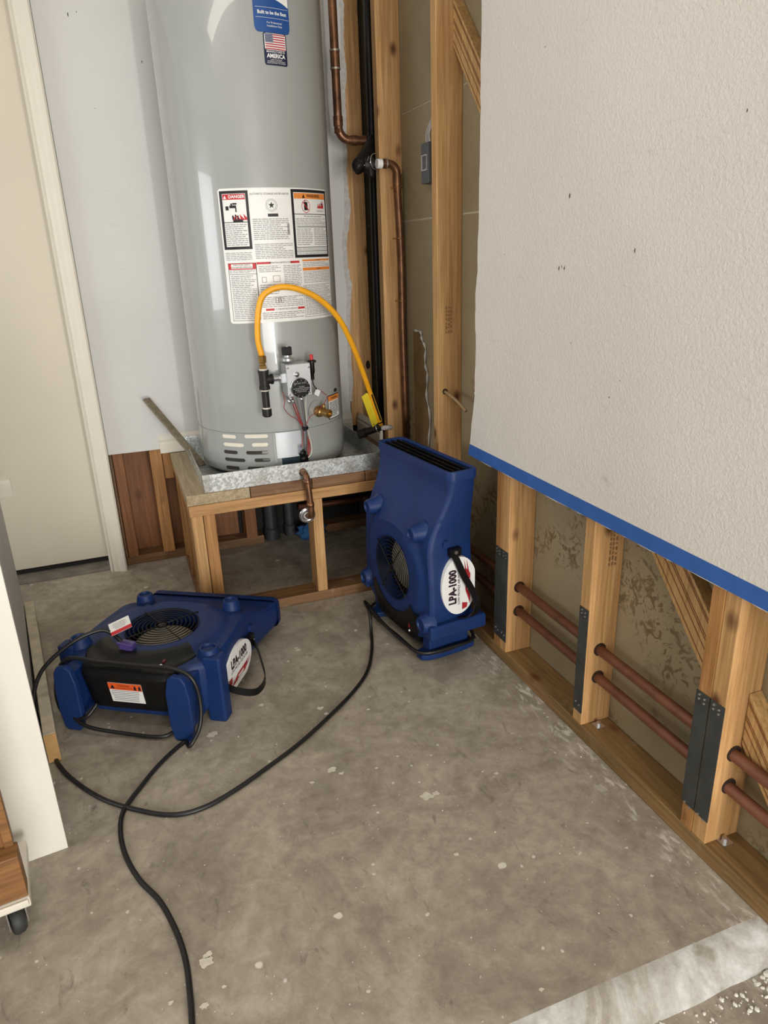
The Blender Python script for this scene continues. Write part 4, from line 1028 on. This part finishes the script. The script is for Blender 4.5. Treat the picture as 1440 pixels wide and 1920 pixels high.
def cord(label, pts, r=.0058):
    return tag(obj('power_cord', tube(nb(), pts, r, 10, 7), CORD, None, True), label, 'cord')
def loop(root, mw, pts, r=.0055):
    inv = mw.inverted(); return obj('cord_loop', tube(nb(), [inv @ Vector(p) for p in pts], r, 10, 7), CORD, root, True)
def L(u, y, z): return ml @ Vector((u, y, z))
def G(px, py, z=.006): return atz(px, py, z)
# the flat blower's own cord: across its panel, round the right foot, over the floor and out of view
cord('black power cord draped over the flat air mover and trailing across the floor', [L(.032, .10, .075), L(.0, .13, .045), L(.028, .215, .035), L(.030, .222, .12), L(.030, .17, .214), L(.030, .06, .214), L(.026, -.06, .216), L(.028, -.15, .214), L(.026, -.205, .190), L(.022, -.222, .12), L(.0, -.222, .055), L(-.035, -.205, .018), G(345, 1392), G(300, 1432), G(262, 1478), G(232, 1520), G(226, 1560), G(236, 1605), G(262, 1650), G(300, 1690), G(330, 1745), G(348, 1800), G(356, 1860), G(360, 1920), G(362, 2040)])
loop(lying, ml, [L(.030, .205, .055), L(-.012, .12, .030), L(-.006, 0, .012), L(-.002, -.10, .010), L(.03, -.135, .012)])
# the standing blower's cord: over the floor, behind the board, up to the flat one's outlet
def SL(u, y, z): return ms @ Vector((u, y, z))
pl0 = L(.118, .045, .222)
pc = cord('black power cord curving from the upright air mover to the flat one', [SL(.05, -.15, -.006), SL(.036, -.205, .02), SL(.036, -.212, .10), SL(.034, -.195, .205), SL(.032, -.10, .222), SL(.036, .05, .224), SL(.046, .16, .218), SL(.055, .185, .225), G(693, 1150, .06), G(696, 1185, .010), G(697, 1220), G(688, 1260), G(660, 1300), G(610, 1350), G(560, 1395), G(500, 1440), G(440, 1482), G(380, 1515), G(320, 1528), G(250, 1517), G(190, 1497), G(140, 1465), G(112, 1437), G(101, 1412), G(99, 1385, .03), L(-.022, .26, .05), L(-.008, .268, .11), L(.02, .24, .185), L(.07, .17, .245), L(.115, .11, .262), L(.125, .075, .245), pl0])
loop(standing, ms, [SL(.05, .15, .0), SL(.030, .20, .05), SL(.028, .205, .17), SL(.024, .14, .215), SL(.026, -.05, .214), SL(.028, -.18, .205), SL(.028, -.208, .12), SL(.03, -.19, .0)])
inv = Matrix.Identity(4)
b = nb(); dv = (L(.118, -.02, .212)-pl0).normalized(); c0 = pl0+dv*.014+UP*-.002
s_, t_, _ = frame(dv); obox(b, c0, s_, t_, dv, .013, .011, .020); cyl(b, c0-dv*.02, c0-dv*.034, .009, .006)
for v in b.verts: v.co = inv @ v.co
pg = obj('plug', b, PLUG, pc, bevel=.003)
# white tag on the cord
tcn = L(.135, .055, .262); b = nb()
ua = (ml.to_3x3() @ Vector((.55, -.75, .25))).normalized(); ub = (ml.to_3x3() @ Vector((.75, .55, .25))); ub = (ub-ua*ub.dot(ua)).normalized(); un = ua.cross(ub)
obox(b, tcn+ub*.012, ua, ub, un, .030, .026, .0006)
for v in b.verts: v.co = inv @ v.co
tgp = obj('cord_tag', b, WHITEP, pc)
b = nb(); obox(b, tcn-ub*.007, ua, ub, un, .030, .007, .0009)
for v in b.verts: v.co = inv @ v.co
obj('tag_red_band', b, REDINK, tgp)
b = nb()
for k in range(6): obox(b, tcn+ub*(.006+.0045*k), ua, ub, un, .022-random.uniform(0, .008), .0009, .0008)
for v in b.verts: v.co = inv @ v.co
obj('tag_print', b, GREYINK, tgp)

# ------------------------------------------------------------------ left foreground furniture
rot = R(7)
wp = thing('white_panel', (-.268, 1.442, 0), 'tall plain white painted panel standing on the concrete', 'panel'); wp.rotation_euler.z = rot
obj('panel_face', bx(-.34, 0, 0, .019, .0, 1.15), WPAINT, wp, bevel=.001)
b_ = obj('panel_edge', bx(-.34, -.001, .0195, .022, .004, 1.146), GREYP, wp)
ca = thing('low_cabinet', (-.449, 2.66, 0), 'low white cabinet in painted shade with a moulded cream top beside the door', 'cabinet'); ca.rotation_euler.z = rot
obj('carcass', bx(-.45, 0, -1.06, 0, .0, .56), GREYP, ca, bevel=.002)
pr = [(-.05, .505), (-.036, .507), (-.030, .520), (-.016, .528), (-.012, .545), (.0, .548), (.002, .562), (-.05, .562)]
obj('cornice', prism(nb(), [(.0, a, z) for a, z in pr], (.046, 0, 0)), CREAMT, ca)
n0, n1 = Vector((-.308, 1.776)), Vector((-.428, 2.655)); d2 = (n1-n0).normalized(); L2 = (n1-n0).length
lb_ = thing('lumber_length', (n0.x, n0.y, 0), 'paint-stained board on edge along the foot of the low cabinet', 'board'); lb_.rotation_euler.z = math.atan2(d2.y, d2.x)
obj('timber', bx(0, L2, -.012, .019, .001, .088), plain('stained_board_paint', (196,186,164), .7, 0, .2, 26), lb_, bevel=.002)
obj('cut_end', bx(-.002, 0, -.0115, .0185, .002, .087), WEND, lb_)
# dolly with caster, and the wooden cabinet riding on it
dl0 = (-.312, 1.222, 0)
dy = thing('furniture_dolly', dl0, 'cream painted dolly board on a black caster', 'dolly'); dy.rotation_euler.z = rot
obj('platform', bx(-.5, 0, 0, .165, .078, .100), CREAMT, dy, bevel=.003); obj('platform_trim', bx(-.5, -.003, -.006, 0, .086, .100), CREAMT, dy, bevel=.002)
for x, y in ((-.036, .034), (-.46, .034), (-.036, .13), (-.46, .13)):
    cs = obj('caster_wheel', lathe(nb(), [(.010,-.013),(.026,-.012),(.030,-.006),(.030,.006),(.026,.012),(.010,.013)], (x, y, .0305), (.95, .3, 0), 24), RUBBER, dy, 'auto')
    b = nb()
    for s in (-1, 1): obox(b, Vector((x, y, .046))+Vector((.95,.3,0))*s*.017, Vector((.95,.3,0)), Vector((-.3,.95,0)), UP, .0012, .015, .026)
    obox(b, Vector((x, y, .0735)), Vector((.95,.3,0)), Vector((-.3,.95,0)), UP, .020, .018, .0025); obj('caster_fork', b, CHROME, cs)
wc = thing('wood_cabinet', (dl0[0], dl0[1], .100), 'brown wooden cabinet standing on the cream dolly', 'cabinet'); wc.rotation_euler.z = rot
obj('base_rail', bx(-.5, -.002, .006, .05, .0, .098), WCABX, wc, bevel=.002)
obj('side_stile', bx(-.024, -.008, .040, .062, .098, .72), WCABX, wc, bevel=.001)
obj('back_panel', bx(-.5, -.024, .046, .056, .098, .72), WCAB, wc)
obj('shelf', bx(-.5, -.01, .058, .16, .5, .52), WCAB, wc)
b = nb()
for x in (-.058, -.036): lathe(b, [(.0035,0),(.0035,.002)], (x, .03, .098), UP, 8)
split('screw', b, CHROME, wc)

# ------------------------------------------------------------------ plaster crumbs by the step and on the floor
b = nb()
def crumb(x, y, z, r):
    s = bmesh.ops.create_icosphere(b, subdivisions=1, radius=r)['verts']; k = Vector((random.uniform(.6,1.4), random.uniform(.6,1.4), random.uniform(.3,.6)))
    for v in s: v.co = Vector((v.co.x*k.x, v.co.y*k.y, v.co.z*k.z))*random.uniform(.8,1.2)+Vector((x, y, z+r*.25))
for i in range(110):
    t = random.random(); x = 1.0-.42*t**1.3; crumb(x, .655-random.random()*.06*(1-t*.6)-.0, -.052, random.choice((.0012,.002,.003,.0045)))
for i in range(12): crumb(.985-random.random()*.05, .66-random.random()*.05, -.052, random.uniform(.004,.008))
for i in range(70): crumb(random.uniform(-.2, .98), random.uniform(.8, 2.3), 0, random.choice((.0008,.0012,.0018)))
sb = nb()
for px_, py_, r_ in ((800, 1492, .019), (818, 1487, .010), (622, 1443, .014), (640, 1450, .008), (585, 1467, .007), (930, 1450, .007), (385, 1805, .016), (390, 1790, .010), (398, 1377, .017), (555, 1215, .008), (540, 1240, .007), (667, 1182, .009), (490, 1322, .010), (600, 1328, .012), (612, 1338, .008), (320, 1880, .006), (384, 1886, .009), (865, 1298, .005), (838, 1300, .006), (855, 1602, .007), (1175, 1590, .005), (745, 1418, .005), (905, 1447, .004), (250, 1290, .006), (1015, 1855, .006), (706, 1440, .005), (420, 1850, .005), (690, 1330, .006), (960, 1375, .004)):
    p_ = atz(px_, py_, .0007); n_ = 14; vs2 = []
    for k in range(n_):
        a = 2*math.pi*k/n_; q = r_*random.uniform(.55, 1.1); vs2.append(sb.verts.new((p_.x+q*math.cos(a), p_.y+q*.8*math.sin(a), .0007)))
    sb.faces.new(vs2)
tag(obj('paint_splatter', sb, plain('dried_paint_spot', (206,200,184), .7, 0, .12, 60)), 'dried off-white paint spots splattered on the concrete floor', 'paint spots', kind='stuff')
tag(obj('plaster_crumbs', b, CRUMB), 'scattered white plaster crumbs on the concrete by the step', 'debris', kind='stuff')
